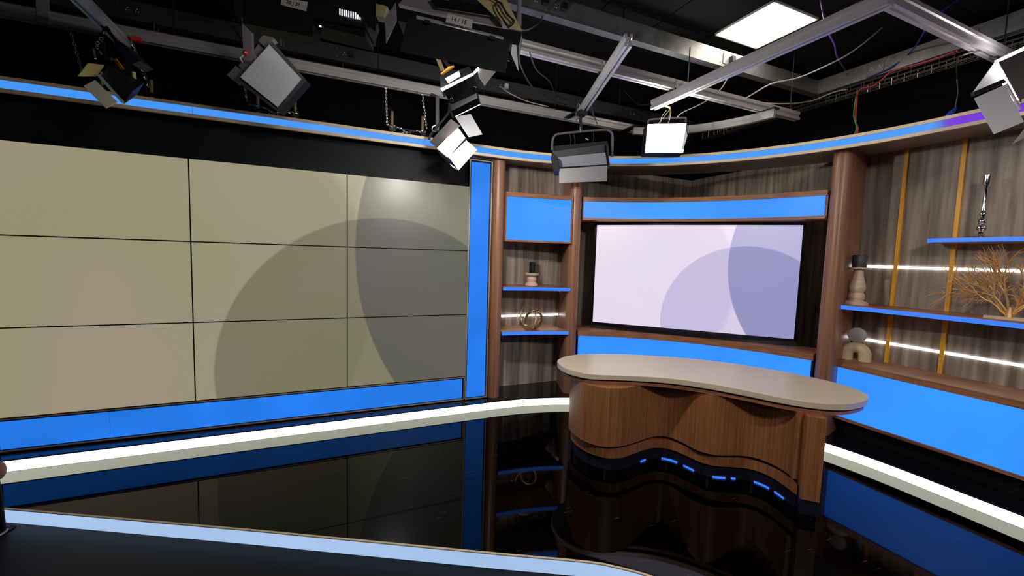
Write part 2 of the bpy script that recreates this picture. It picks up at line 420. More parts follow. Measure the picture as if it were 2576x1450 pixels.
# ------------------------------------------------------------------ cornice
t = thing('cornice', (1.5,-.3,2.70), 'curved overhead cornice with a blue lit band above the whole set', 'cornice')
ip = path(2.5, n=48); op = [clip(p) for p in path(3.3, n=48)]
ip[0] = (-4.3, ip[0][1]); 
MB().strip(ip, op, ZS, 2.80).build('soffit', 'soffit', t)
MB().strip(path(2.486, n=48), path(2.512, n=48), 2.778, 2.803).build('top_edge', 'edge_oak', t)
MB().strip(path(2.486, n=48), path(2.512, n=48), 2.697, 2.722).build('bottom_edge', 'edge_oak', t)
MB().strip(path(2.50, n=48), path(2.512, n=48), 2.722, 2.778).build('backing', 'black', t)
def arc_pts(R, s0, s1):   # s: arc length parameter along the path, 0 at the start of the bend
    return
P0 = path(2.492, n=96); P1 = path(2.50, n=96)
cuts = [0, None, None, None]
def seg(i0_, i1_, mat, first=None, last=None):
    A = P0[i0_:i1_+1]; B = P1[i0_:i1_+1]
    if first: A = [first[0]]+A; B = [first[1]]+B
    if last: A = A+[last[0]]; B = B+[last[1]]
    MB().strip(A, B, 2.7225, 2.7775).build('light_panel', mat, t)
yy0, yy1 = P0[0][1], P1[0][1]; xe0, xe1 = P0[-1][0], P1[-1][0]
MB().strip([(-4.3,yy0),(-2.352,yy0)], [(-4.3,yy1),(-2.352,yy1)], 2.7225, 2.7775).build('light_panel', 'blue_fascia', t)
seg(1, 14, 'blue_fascia', first=((-2.348,yy0),(-2.348,yy1)))
seg(14, 76, 'blue_fascia')
seg(76, 94, 'blue_fascia')
A_ = P0[94:98]+[(xe0,-5.2)]; B_ = P1[94:98]+[(xe1,-5.2)]
pp = MB().strip(A_, B_, 2.7225, 2.7775).build('light_panel', 'purple', t); pp['label'] = 'section of the lit band turning from blue to purple'

# ------------------------------------------------------------------ video wall, three by three displays
PW, PH = 1.21, .681
rows = ('bottom', 'middle', 'top'); colsn = ('outer', 'middle', 'inner')
base_body = base_scr = None
for r in range(3):
    for c in range(3):
        x0, z0 = -3.63+c*PW, .357+r*PH
        where = {0:'farthest from the tall blue light panel', 1:'in the centre column', 2:'beside the tall blue light panel'}[c]
        t = thing('video_wall_display', (x0+PW/2,.045,z0), 'flat beige video wall display in the %s row, %s' % (rows[r], where), 'display', 'displays of the video wall')
        if base_body is None:
            base_body = MB().bb(x0+.0005,x0+PW-.0005,.003,.10,z0+.0005,z0+PH-.0005).build('housing', 'black', t)
            base_scr = MB().bb(x0+.005,x0+PW-.005,0,.006,z0+.005,z0+PH-.005).build('screen', 'wall_screen', t)
        else:
            for b_ in (base_body, base_scr):
                o = b_.copy(); COL.objects.link(o); o.parent = t
# frames and lit panels around the video wall
t = thing('light_panel', (-1.8,.05,ZR), 'long low blue backlit panel under the video wall', 'light panel', 'blue light panels')
xs = (-3.62,-2.99,-.045)
for i in range(2): MB().bb(xs[i]+.002,xs[i+1]-.002,.004,.03,.118,.330).build('acrylic_panel', 'blue_dim', t)
MB().bb(-3.66,-.012,.012,.10,ZR,.356).build('backing', 'black', t)
for z in (.104,.347): MB().bb(-3.66,-.02,-.004,.014,z-.004,z+.004).build('frame_bar', 'frame_metal', t)
for x in (-3.655,-.026): MB().bb(x-.005,x+.005,-.004,.014,.10,.343).build('frame_bar', 'frame_metal', t)
t = thing('light_panel', (.11,.05,ZR), 'tall narrow blue backlit panel beside the video wall', 'light panel', 'blue light panels')
MB().bb(.006,.212,-.004,.03,.120,2.655).build('acrylic_panel', 'blue_dim', t)
MB().bb(-.008,.236,.012,.10,ZR,2.70).build('backing', 'black', t)
for x in (-.012,.232): MB().bb(x-.005,x+.005,-.012,.014,.10,2.68).build('frame_bar', 'frame_metal', t)
for z in (.104,2.676): MB().bb(-.007,.227,-.012,.014,z-.004,z+.004).build('frame_bar', 'frame_metal', t)
struct(MB().bb(-4.3,-.02,.04,.10,2.401,ZS).build('trim_1', 'black'), 'black filler board between video wall and cornice')
struct(MB().bb(-.07,.26,.02,.30,2.701,ZS).build('trim_2', 'soffit'), 'grey brown filler above the tall blue panel')

# ------------------------------------------------------------------ television in its curved niche
t = thing('television', (2.303,-.794,.837), 'large black-rimmed television showing lilac discs in the curved niche', 'television')
TL = Vector((1.5753,-.0515,0)); dx = Vector((.7002,-.7139,0)); nrm = Vector((-.7139,-.7002,0)); TW, TH, TZ = 2.0798, 1.17, .912
ctr = TL + dx*TW/2
ax = (dx, nrm, Vector((0,0,1)))
MB().box(ctr + Vector((0,0,(.8365+2.102)/2)) - nrm*.028, (TW+.052,.05,2.102-.8365), ax).build('casing', 'black_gloss', t)
MB().box(ctr + Vector((0,0,TZ+TH/2)) - nrm*.001, (TW,.006,TH), ax).build('screen', 'tv_screen', t)
MB().box(ctr + Vector((0,0,.871)) - nrm*.002, (.12,.004,.010), ax).build('logo_bar', 'black_metal', t)
MB().box(ctr + Vector((0,0,1.45)) - nrm*.16, (.5,.22,.4), ax).build('wall_mount', 'black', t)
def arcp(R, a0, a1, n=28): return [pol(R, a0+(a1-a0)*i/n) for i in range(n+1)]
A0, A1 = 68.25, 17.2
t = thing('light_panel', (*pol(2.7,43),2.115), 'curved blue backlit band with walnut rails above the television', 'light panel', 'blue light panels')
MB().strip(arcp(2.662,A0-.3,A1+.4), arcp(2.68,A0-.3,A1+.4), 2.146, 2.329).build('acrylic_panel', 'blue', t)
MB().strip(arcp(2.68,A0,A1), arcp(2.88,A0,A1), 2.117, 2.375).build('carcass', 'walnut_h', t)
MB().strip(arcp(2.648,A0,A1), arcp(2.68,A0,A1), 2.330, 2.378).build('rail', 'walnut_h', t)
MB().strip(arcp(2.648,A0,A1), arcp(2.68,A0,A1), 2.117, 2.145).build('rail', 'walnut_h', t)
t = thing('light_panel', (*pol(2.7,43),ZR), 'curved blue backlit panel with walnut ledge below the television', 'light panel', 'blue light panels')
MB().strip(arcp(2.662,A0-.3,A1+.4), arcp(2.68,A0-.3,A1+.4), .272, .774).build('acrylic_panel', 'blue', t)
MB().strip(arcp(2.68,A0,A1), arcp(3.0,A0,A1), .25, .775).build('carcass', 'black', t)
MB().strip(arcp(2.645,A0,A1), arcp(3.05,A0-.5,A1+.5), .775, .835).build('ledge', 'walnut_h', t)
MB().strip(arcp(2.648,A0,A1), arcp(2.68,A0,A1), .245, .271).build('rail', 'walnut_h', t)
MB().strip(arcp(2.76,A0,A1), arcp(2.98,A0,A1), ZR, .25).build('kick_plate', 'black', t)

# ------------------------------------------------------------------ shelf alcove
def xarc(R, x0, x1, n=16): return [(x0+(x1-x0)*i/n, CY+math.sqrt(R*R-(x0+(x1-x0)*i/n-CX)**2)) for i in range(n+1)]
def back(P, y): return [(p[0], y) for p in P]
xl, xr = .398, 1.16
t = thing('light_panel', (.77,.1,1.84), 'blue backlit box with walnut frame above the two alcove shelves', 'light panel', 'blue light panels')
P = xarc(2.618, xl+.012, xr-.012)
MB().strip(P, [(p[0],p[1]+.02) for p in P], 1.862, 2.330).build('acrylic_panel', 'blue', t)
P = xarc(2.63, xl, xr+.015); MB().strip(P, back(P,.325), 1.842, 2.376).build('carcass', 'walnut_h', t)
P = xarc(2.605, xl, xr); MB().strip(P, [(p[0],p[1]+.03) for p in P], 2.331, 2.378).build('rail', 'walnut_h', t)
MB().strip(P, [(p[0],p[1]+.03) for p in P], 1.841, 1.861).build('rail', 'walnut_h', t)
for x in (xl+.004, xr-.006): 
    y = CY+math.sqrt(2.605**2-(x-CX)**2); MB().bb(x-.006,x+.006,y,y+.03,1.861,2.331).build('stile', 'walnut_h', t)
def alcove_shelf(z1, label):
    t = thing('shelf', (.77,.1,z1-.042), label, 'shelf', 'shelves of the alcove')
    P = xarc(2.62, xl-.004, xr+.02); MB().strip(P, back(P,.328), z1-.036, z1).build('board', 'walnut_h', t)
    Q = xarc(2.604, xl, xr+.006); MB().strip(Q, [(p[0],p[1]+.015) for p in Q], z1-.040, z1-.004).build('light_edge', 'blue_edge', t)
alcove_shelf(1.338, 'walnut alcove shelf with blue lit edge carrying the short candle holder')
alcove_shelf(.833, 'walnut alcove shelf with blue lit edge carrying the gold knot sculpture')
o = MB().bb(.40,1.30,.312,.328,.947,.967).build('led_strip', 'white_line'); tag(o, 'thin white light line on the alcove wall behind the gold sculpture', 'light strip', 'white light lines')

# ------------------------------------------------------------------ right side of the set
t = thing('light_panel', (3.1,-3.4,ZR), 'wide blue backlit panel with walnut ledge under the amber battens', 'light panel', 'blue light panels')
XF = 3.03; y0, y1 = -1.945, -4.9
MB().bb(XF,XF+.02,y0-.014,y1,.272,.734).build('acrylic_panel', 'blue', t)
MB().bb(XF+.02,3.30,y0,y1,.25,.735).build('carcass', 'black', t)
MB().bb(XF-.016,3.438,y0,y1,.735,.790).build('ledge', 'walnut_h', t)
MB().bb(XF-.012,XF+.02,y0,y1,.245,.271).build('rail', 'walnut_h', t)
MB().bb(XF-.010,XF+.02,y0,y0-.013,.271,.735).build('stile', 'walnut', t)
MB().bb(3.12,3.28,y0-.03,y1,ZR,.25).build('kick_plate', 'black', t)
for yb, lb in ((-2.145,'amber batten on the grey wood wall nearer the walnut column'),(-2.52,'amber batten on the grey wood wall behind the silver candlestick shelf end')):
    o = MB().bb(3.419,3.441,yb-.014,yb+.014,.789,ZS+.001).build('batten', 'amber'); tag(o, lb, 'batten', 'amber battens')
for z, lb in ((.972,'white light line low on the grey wood wall above the walnut ledge'),(1.684,'white light line on the grey wood wall behind the coral ornament')):
    o = MB().bb(3.428,3.440,-1.86,-4.8,z-.011,z+.011).build('led_strip', 'white_line'); tag(o, lb, 'light strip', 'white light lines')
t = thing('shelf', (3.2,-3.2,1.28), 'long walnut shelf with blue lit edge carrying coral and tall candle holder', 'shelf', 'shelves on the right wall')
def yarc(R, ya, yb, n=16): return [(CX+math.sqrt(R*R-max(0,(ya+(yb-ya)*i/n-CY))**2), ya+(yb-ya)*i/n) for i in range(n+1)]
Q = yarc(2.745, -1.885, -2.63)+[(CX+2.745,-4.8)]
MB().strip(Q, [(3.439,p[1]) for p in Q], 1.288, 1.325).build('board', 'walnut_h', t)
Q0 = yarc(2.73, -1.90, -2.63)+[(CX+2.73,-4.8)]; MB().strip(Q0, [(p[0]+.014,p[1]) for p in Q0], 1.285, 1.320).build('light_edge', 'blue_edge', t)
t = thing('shelf', (3.28,-3.2,1.89), 'upper walnut shelf with blue lit edge carrying the silver candlestick', 'shelf', 'shelves on the right wall')
def rc(x0, ya, r): return [(x0+r-r*math.sin(math.radians(a_)), ya-r+r*math.cos(math.radians(a_))) for a_ in range(0,91,15)]
po = rc(3.155,-2.435,.10); 
MB().prism(po+[(3.155,-4.8),(3.439,-4.8),(3.439,-2.435)], 1.893, 1.931).build('board', 'walnut_h', t)
pe = rc(3.142,-2.424,.11)+[(3.142,-4.8)]; pi = po+[(3.155,-4.8)]
MB().strip(pe, pi, 1.896, 1.927).build('light_edge', 'blue_edge', t)

# ------------------------------------------------------------------ ornaments
def candle_short():
    x, y, z = .835, .17, 1.338
    t = thing('candle_holder', (x,y,z), 'short limed wood candle holder with dark candle in a glass chimney', 'candle holder')
    MB().lathe([(.078,0),(.080,.012),(.076,.022),(.060,.030),(.050,.042),(.056,.058),(.060,.078),(.055,.098),(.045,.110),(.050,.118)], (x,y,z), 28).build('stem', 'pale_wood', t)
    MB().lathe([(.050,.118),(.076,.124),(.082,.136),(.082,.148),(.076,.150)], (x,y,z), 28).build('dish', 'pale_wood', t)
    MB().lathe([(.034,.150),(.035,.155),(.035,.275),(.030,.280)], (x,y,z), 24).build('candle', 'wax', t)
    MB().tube([(x,y,z+.28),(x+.002,y,z+.292)], .0015, 5).build('wick', 'ink', t)
    g = MB(); n = 28; V = []; F = []
    for r, h in ((.055,.1505),(.055,.325),(.0525,.325),(.0525,.1505)): V += [(x+r*math.cos(2*math.pi*k/n), y+r*math.sin(2*math.pi*k/n), z+h) for k in range(n)]
    for i in range(4):
        for k in range(n): F.append((i*n+k, i*n+(k+1)%n, ((i+1)%4)*n+(k+1)%n, ((i+1)%4)*n+k))
    g.add(V, F); g.smooth = True; g.build('glass_chimney', 'glass', t)
candle_short()
def knot():
    x, y, z = .79, .06, .833
    t = thing('knot_sculpture', (x,y,z), 'antique gold looped knot sculpture on the lower alcove shelf', 'sculpture')
    def loop(cx, cz, rx, rz, tilt, ph, r0, r1, name, n=48):
        P = []; R = []
        for i in range(n):
            a = 2*math.pi*i/n
            px_ = cx + rx*math.cos(a); pz = cz + rz*math.sin(a); py = tilt*math.sin(a+ph)
            P.append((x+px_, y+py, z+pz)); R.append(r0+(r1-r0)*(.5-.5*math.sin(a)))
        MB().tube(P, R, 10, closed=True).build(name, 'gold', t)
    loop(-.035, .143, .104, .134, .045, .3, .005, .016, 'large_loop')
    loop(.035, .118, .080, .100, -.05, 1.1, .011, .026, 'small_loop')
    MB().tube([(x-.115,y,z+.075),(x-.085,y-.02,z+.05),(x-.03,y-.03,z+.028),(x+.03,y-.01,z+.021),(x+.09,y+.02,z+.032),(x+.125,y+.025,z+.075),(x+.12,y+.02,z+.11)], [.022,.030,.030,.020,.018,.010,.004], 12).build('base_band', 'gold', t)
knot()
def candle_tall():
    x, y, z = 3.15, -1.995, 1.325
    t = thing('candle_holder', (x,y,z), 'tall turned limed wood candle holder with dark pillar candle', 'candle holder')
    k = .93
    prof = [(.096,0),(.098,.012),(.090,.030),(.064,.034),(.058,.042),(.066,.062),(.068,.085),(.060,.105),(.052,.112),(.060,.122),(.067,.150),(.064,.185),(.052,.230),(.042,.275),(.038,.310),(.042,.328)]
    MB().lathe([(r*k,h) for r,h in prof], (x,y,z), 30).build('stem', 'pale_wood', t)
    MB().lathe([(.042,.328),(.075,.332),(.080,.340),(.078,.347)], (x,y,z), 30).build('dish', 'pale_wood', t)
    MB().lathe([(.054,.347),(.056,.352),(.056,.455),(.052,.462)], (x,y,z), 28).build('candle', 'wax', t)
    MB().tube([(x,y,z+.46),(x,y+.002,z+.472)], .0015, 5).build('wick', 'ink', t)
candle_tall()
def arch():
    x, y, z = 3.235, -1.99, .790
    u = Vector((.42,-.907,0))                 # direction along the arch
    t = thing('arch_ornament', (x,y,z), 'cream arch ornament with a round grey disc balanced on top', 'ornament')
    w_ = .066; r = .050
    P = [Vector((x,y,z))-u*w_ + Vector((0,0,h)) for h in (0,.02,.045,.055)]
    P += [Vector((x,y,z+.06)) + u*(-w_*math.cos(math.radians(a_))) + Vector((0,0,w_*.95*math.sin(math.radians(a_)))) for a_ in range(10,180,10)]
    P += [Vector((x,y,z))+u*w_ + Vector((0,0,h)) for h in (.055,.045,.02,0)]
    MB().tube(P, r, 16).build('arch', 'cream', t)
    c = Vector((x,y,z+.243)); nn = Vector((-.907,-.42,0))
    MB().lathe([(.062,-.022),(.070,-.016),(.073,0),(.070,.016),(.062,.022)], c, 36, nn).build('disc', 'disc_grey', t)
arch()
def candlestick():
    x, y, z = 3.27, -2.72, 1.931
    t = thing('candlestick', (x,y,z), 'tall polished silver candlestick on the upper shelf', 'candlestick')
    MB().lathe([(.088,0),(.086,.005),(.060,.012),(.034,.020),(.022,.032),(.014,.046),(.013,.054)], (x,y,z), 30).build('foot', 'silver', t)
    MB().lathe([(.013,.052),(.024,.058),(.030,.066),(.030,.086),(.024,.094),(.014,.100),(.014,.106),(.022,.112),(.025,.122),(.025,.138),(.019,.148),(.013,.154),(.013,.162),(.019,.170),(.020,.188),(.014,.202),(.0115,.21),(.0115,.30),(.0125,.395),(.015,.40)], (x,y,z), 26).build('stem', 'silver', t)
    MB().lathe([(.015,.398),(.021,.406),(.0225,.412),(.0225,.478),(.020,.478),(.020,.44)], (x,y,z), 26).build('cup', 'silver', t)
candlestick()
def coral():
    x, y, z = 3.22, -2.93, 1.325
    t = thing('coral_ornament', (x,y,z), 'branching golden coral fan on a wooden base on the long shelf', 'ornament')
    u = Vector((.17,-.985,0)); v = Vector((0,0,1)); wv = Vector((.985,.17,0))
    c = Vector((x,y,z))
    MB().box(c+Vector((0,0,.009)), (.24,.09,.018), (u,wv,v)).build('base', 'pale_wood', t)
    rnd = random.Random(5); mb = MB(); cnt = [0]
    def grow(p, ang, ln, r, depth):
        if depth == 0 or r < .0012: return
        pts = [p]; rad = [r]; a_ = ang; q = p
        n = 3
        for i in range(n):
            a_ += rnd.uniform(-.22,.22); q = q + (u*math.sin(a_)+v*math.cos(a_))*(ln/n) + wv*rnd.uniform(-.004,.004)
            pts.append(q); rad.append(r*(1-.22*(i+1)/n))
            if i < n-1 and rnd.random() < .75:
                sgn = rnd.choice((-1,1)); grow(q, a_+sgn*rnd.uniform(.4,.8), ln*rnd.uniform(.4,.6), r*.62, depth-1)
        mb.tube(pts, rad, 5); cnt[0] += 1
        for sgn in (-1,1): grow(q, a_+sgn*rnd.uniform(.18,.5), ln*rnd.uniform(.68,.86), r*.74, depth-1)
    for a_, l_ in ((-.85,.120),(-.55,.140),(-.28,.155),(-.04,.170),(.25,.155),(.55,.140),(.85,.120)):
        grow(c+Vector((0,0,.03))+u*a_*.015, a_, l_, .0080, 5)
    mb.tube([c+Vector((0,0,.015)), c+Vector((0,0,.05)), c+Vector((0,0,.09))], [.024,.016,.010], 8)
    b = mb.build('branches', 'coral', t); b['kind'] = 'stuff'
coral()

# ------------------------------------------------------------------ news desk
def spline(P, n=6):
    Q = []
    for i in range(len(P)-1):
        p0 = Vector(P[max(i-1,0)]); p1 = Vector(P[i]); p2 = Vector(P[i+1]); p3 = Vector(P[min(i+2,len(P)-1)])
        for k in range(n):
            t_ = k/n
            Q.append(tuple(.5*((2*p1)+(p2-p0)*t_+(2*p0-5*p1+4*p2-p3)*t_*t_+(3*p1-p0-3*p2+p3)*t_**3)))
    Q.append(tuple(P[-1])); return Q
def cspline(P, n=5):
    Q = spline([P[-2],P[-1]]+list(P)+[P[0],P[1]], n); return Q[2*n:-(n+1)-0][:len(P)*n]
TOP = [(.485,-1.105),(.446,-1.275),(.474,-1.418),(.56,-1.537),(.818,-1.656),(1.079,-1.814),(1.274,-2.019),(1.414,-2.244),(1.49,-2.389),(1.575,-2.515),(1.691,-2.615),(1.82,-2.664),(1.959,-2.671),(2.10,-2.649),(2.20,-2.59),(2.278,-2.47),(2.302,-2.277),(2.233,-2.001),(2.093,-1.734),(1.893,-1.477),(1.626,-1.25),(1.303,-1.061),(.927,-.935),(.701,-.94),(.575,-1.008)]
TOPS = cspline(TOP, 5)
ctr2 = Vector((sum(p[0] for p in TOPS)/len(TOPS), sum(p[1] for p in TOPS)/len(TOPS)))
def inset(P, d):
    Q = []; n = len(P)
    for i, p in enumerate(P):
        a_ = Vector(P[i-1]); b_ = Vector(P[(i+1)%n]); t_ = (b_-a_).normalized(); nn = Vector((-t_.y, t_.x))
        Q.append((p[0]+nn.x*d, p[1]+nn.y*d))
    return Q
W1 = [(.60,-1.17),(.545,-1.24),(.515,-1.36),(.517,-1.50),(.565,-1.612),(.646,-1.672),(.752,-1.699),(.898,-1.682),(1.062,-1.651),(1.172,-1.655),(1.237,-1.694),(1.272,-1.804),(1.274,-1.939),(1.31,-2.033),(1.385,-2.09),(1.53,-2.146),(1.60,-2.205),(1.628,-2.29),(1.626,-2.39),(1.588,-2.50)]
W2 = [(.61,-1.19),(.562,-1.26),(.54,-1.38),(.55,-1.50),(.586,-1.588),(.655,-1.665),(.761,-1.694),(.915,-1.671),(1.077,-1.644),(1.19,-1.668),(1.258,-1.740),(1.289,-1.860),(1.311,-1.970),(1.368,-2.050),(1.49,-2.118),(1.575,-2.17),(1.622,-2.243),(1.630,-2.344),(1.602,-2.455),(1.572,-2.545)]
dk = thing('news_desk', (1.35,-1.8,0), 'kidney-shaped news desk with cream top and wavy walnut front', 'desk')
sgn = 1
MB().prism(TOPS, .716, .760).build('worktop', 'beige_top', dk, bevel=.004)
MB().prism(inset(TOPS,.030), .700, .716).build('shadow_gap', 'black', dk)
MB().prism(inset(TOPS,.022), .676, .701).build('under_board', 'walnut_h', dk)
BK = [(1.80,-2.30),(1.72,-1.98),(1.50,-1.70),(1.20,-1.46),(.90,-1.30),(.70,-1.18)]
def body(P, z0, z1, name, mat, par):
    mb = MB().prism(spline(P,6)+BK, z0, z1); mb.smooth = True
    return mb.build(name, mat, par)
body(W1, .206, .677, 'front_panel', 'desk_wood', dk)
W2i = spline(W2,6)
body([(p[0]+.035,p[1]+.035) for p in W1], .176, .207, 'groove', 'black', dk)
body([(p[0]+.006,p[1]+.006) for p in W2], .104, .177, 'lower_panel', 'desk_wood', dk)
kk = [(p[0]+.022,p[1]+.020) for p in W2]
body(kk, .0, .105, 'kick_plate', 'navy_kick', dk)
d45 = Vector((.707,.707)); s45 = Vector((.707,-.707))
def slab(p, wd, ln, z0, z1, name, mat):
    p = Vector(p); Q = [p, p+s45*wd, p+s45*wd+d45*ln, p+d45*ln]
    return MB().prism([(q.x,q.y) for q in Q], z0, z1).build(name, mat, dk)
slab((1.551,-2.580), .108, .62, .105, .677, 'end_panel', 'desk_wood')
slab((1.556,-2.575), .098, .60, 0, .106, 'end_kick', 'navy_kick')
slab((1.570,-2.500), .055, .06, .205, .677, 'end_stile', 'desk_wood')
# short blue glowing strips at the foot of the kick plate
KS = spline(kk,6)
def arclen(P):
    L_ = [0]
    for a_, b_ in zip(P, P[1:]): L_.append(L_[-1]+(Vector(b_)-Vector(a_)).length)
    return L_
AL = arclen(KS); tot = AL[-1]
def sub(P, s0, s1):
    Q = []
    for k in range(7):
        s_ = s0+(s1-s0)*k/6
        for i in range(len(AL)-1):
            if AL[i] <= s_ <= AL[i+1]:
                f_ = (s_-AL[i])/max(1e-9,AL[i+1]-AL[i]); Q.append((P[i][0]+(P[i+1][0]-P[i][0])*f_, P[i][1]+(P[i+1][1]-P[i][1])*f_)); break
    return Q
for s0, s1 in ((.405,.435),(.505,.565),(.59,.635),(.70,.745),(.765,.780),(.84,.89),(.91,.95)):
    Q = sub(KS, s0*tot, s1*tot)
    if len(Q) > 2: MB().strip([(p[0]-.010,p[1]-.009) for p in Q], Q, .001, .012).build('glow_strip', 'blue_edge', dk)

# ------------------------------------------------------------------ ceiling grid: rails, trunking, trays
def rail(a, b, z0, label, w_=.062, h=.083, name='lighting_rail', mat='aluminium', group='aluminium lighting rails'):
    a = Vector((a[0],a[1],0)); b = Vector((b[0],b[1],0)); d = (b-a).normalized(); s = Vector((-d.y,d.x,0))
    hw = w_/2; g = .010
    prof = [(-hw,0),(-g,0),(-g,.018),(g,.018),(g,0),(hw,0),(hw,h*.30),(hw-.010,h*.36),(hw-.010,h*.64),(hw,h*.70),(hw,h),(g,h),(g,h-.018),(-g,h-.018),(-g,h),(-hw,h),(-hw,h*.70),(-hw+.010,h*.64),(-hw+.010,h*.36),(-hw,h*.30)]
    P = [a + s*x + Vector((0,0,z0+z)) for x, z in prof]
    t = thing(name, ((a.x+b.x)/2,(a.y+b.y)/2,z0), label, 'rail', group)
    MB().extr(P, b-a).build('profile', mat, t)
    return t
def rods(t, pts, z0, z1=ZC+.005, r=.0045, mat='black_metal'):
    for x, y in pts: MB().tube([(x,y,z0),(x,y,z1)], r, 6).build('hanger_rod', mat, t)
yD, yE, yG = -.135, -1.295, -2.765
tD = rail((-4.6,yD), (1.98,yD), 3.20, 'long aluminium rail running above the video wall'); rods(tD, [(-4.0,yD),(-2.45,yD),(-.95,yD),(.9,yD),(1.75,yD)], 3.27)
tE = rail((-.70,yE), (3.17,yE), 3.20, 'aluminium rail below the grey trunking, crossing over the bright lamp'); rods(tE, [(-.5,yE),(3.05,yE)], 3.27); rods(tE, [(1.62,yE)], 3.27, 3.606, .006, 'steel')
tG = rail((1.44,yG), (3.35,yG), 3.20, 'short aluminium rail that carries the white-doored lamp', w_=.066); rods(tG, [(1.9,yG),(3.15,yG)], 3.27)
tF = rail((1.475,-1.02), (1.475,-2.86), 3.116, 'aluminium cross rail that carries the bright lamp'); 
tH = rail((1.03,-.40), (.50,-1.86), 3.116, 'slanting aluminium rail that carries the dark lamp with grey barn doors', w_=.055)
tJ = rail((-2.74,-.10), (-2.74,-2.6), 3.116, 'aluminium cross rail that carries the small lamp with warm-lit door', w_=.05); rods(tJ, [(-2.74,-2.2)], 3.19)
# clamps where the lower rails hang from the upper ones
def clamp(t, x, y):
    MB().bb(x-.045,x+.045,y-.035,y+.035,3.193,3.208).build('clamp_plate', 'black_metal', t)
    MB().tube([(x-.05,y-.04,3.18),(x-.05,y-.04,3.25),(x-.035,y-.04,3.27),(x-.02,y-.04,3.25),(x-.02,y-.04,3.18)], .004, 6).build('clamp_loop', 'steel', t)
MB().bb(-2.70,-2.635,yD-.055,yD-.028,3.185,3.212).build('connector', 'red', tD)
MB().bb(-3.20,-3.14,yD-.05,yD-.03,3.19,3.60).build('drop_plate', 'grey_metal', tD)
clamp(tF, 1.475, yE); clamp(tF, 1.475, yG+.02); clamp(tH, .705, yE); clamp(tH, 1.03-.0, -.42); clamp(tJ, -2.74, yD)
MB().bb(1.0,1.06,-.45,-.10,3.205,3.222).build('clamp_arm', 'black_metal', tH)
# curved rail around the corner
cp = spline([(1.83,-.31),(2.05,-.40),(2.25,-.55),(2.40,-.74),(2.52,-.95),(2.60,-1.18),(2.64,-1.42)], 6)
t = thing('lighting_rail', (2.3,-.8,3.116), 'curved aluminium rail bending round the corner behind the bright lamp', 'rail', 'aluminium lighting rails')
ci = off(cp, .022); co = off(cp, -.022)
MB().strip(ci, co, 3.116, 3.145).build('profile', 'aluminium', t)
MB().strip(off(cp,.016), off(cp,-.016), 3.145, 3.165).build('web', 'aluminium', t)
MB().strip(ci, co, 3.165, 3.195).build('top_flange', 'aluminium', t)
MB().bb(2.60,2.68,-1.44,-1.25,3.192,3.206).build('clamp_plate', 'black_metal', t)
MB().bb(1.80,1.88,-.36,-.10,3.192,3.206).build('clamp_plate', 'black_metal', t)

def trunk(x0, x1, y0, y1, label, mat, sockets, face):
    t = thing('cable_trunking', ((x0+x1)/2,(y0+y1)/2,3.60), label, 'trunking', 'steel cable trunking')
    MB().bb(x0,x1,y0,y1,3.605,3.755).build('duct', mat, t)
    if face == 'y': MB().bb(x0,x1,y0-.006,y0+.012,3.60,3.608).build('lip', mat, t)
    else: MB().bb(x0-.006,x0+.012,y0,y1,3.60,3.608).build('lip', mat, t)
    for s_, plug in sockets:
        if face == 'y':
            so = MB().bb(s_-.07,s_+.07,y0-.006,y0+.002,3.63,3.725).build('socket', mat, t)
            for dx_ in (-.032,.032):
                pm = MB()
                for a_, b_ in ((0,.012),(-.010,-.008),(.010,-.008)): pm.bb(s_+dx_+a_-.004,s_+dx_+a_+.004,y0-.0085,y0-.005,3.678+b_-.004,3.678+b_+.004)
                pm.build('pin_holes', 'plastic_white', so)
            for dx_ in (-.10,.10):
                for z_ in (3.64,3.72): MB().lathe([(.006,0),(.006,.004)], (s_+dx_,y0-.004,z_), 8, Vector((0,1,0))).build('screw', 'steel', t)
            if plug: MB().bb(s_+.012,s_+.056,y0-.045,y0-.006,3.655,3.705).build('plug', plug, so)
        else:
            so = MB().bb(x0-.006,x0+.002,s_-.07,s_+.07,3.63,3.725).build('socket', mat, t)
            for dx_ in (-.032,.032):
                pm = MB()
                for a_, b_ in ((0,.012),(-.010,-.008),(.010,-.008)): pm.bb(x0-.0085,x0-.005,s_+dx_+a_-.004,s_+dx_+a_+.004,3.678+b_-.004,3.678+b_+.004)
                pm.build('pin_holes', 'plastic_white', so)
            for dx_ in (-.10,.10):
                for z_ in (3.64,3.72): MB().lathe([(.006,0),(.006,.004)], (x0-.004,s_+dx_,z_), 8, Vector((1,0,0))).build('screw', 'steel', t)
    return t
tA = trunk(-.9, 3.68, -1.17, -1.09, 'grey steel cable trunking beside the ceiling light', 'galv', ((.16,'cable_black'),(.33,'cable_black'),(2.25,'cable_black')), 'y')
tB = trunk(3.68, 3.78, -5.5, -1.09, 'grey steel cable trunking along the right wall above the red cable', 'galv', ((-1.71,None),(-2.36,None)), 'x')
tC = trunk(-4.6, 3.60, .48, .56, 'dark steel cable trunking above the video wall near the back wall', 'trunk_dark', ((-2.9,None),(-1.19,'cable_black'),(.52,'plastic_white'),(2.43,None)), 'y')
for t, pts in ((tA,[(-.6,-1.13),(1.0,-1.13),(2.8,-1.13)]), (tB,[(3.73,-1.3),(3.73,-2.9),(3.73,-4.6)]), (tC,[(-4.2,.52),(-2.3,.52),(-.3,.52),(1.6,.52),(3.3,.52)])): rods(t, pts, 3.75)
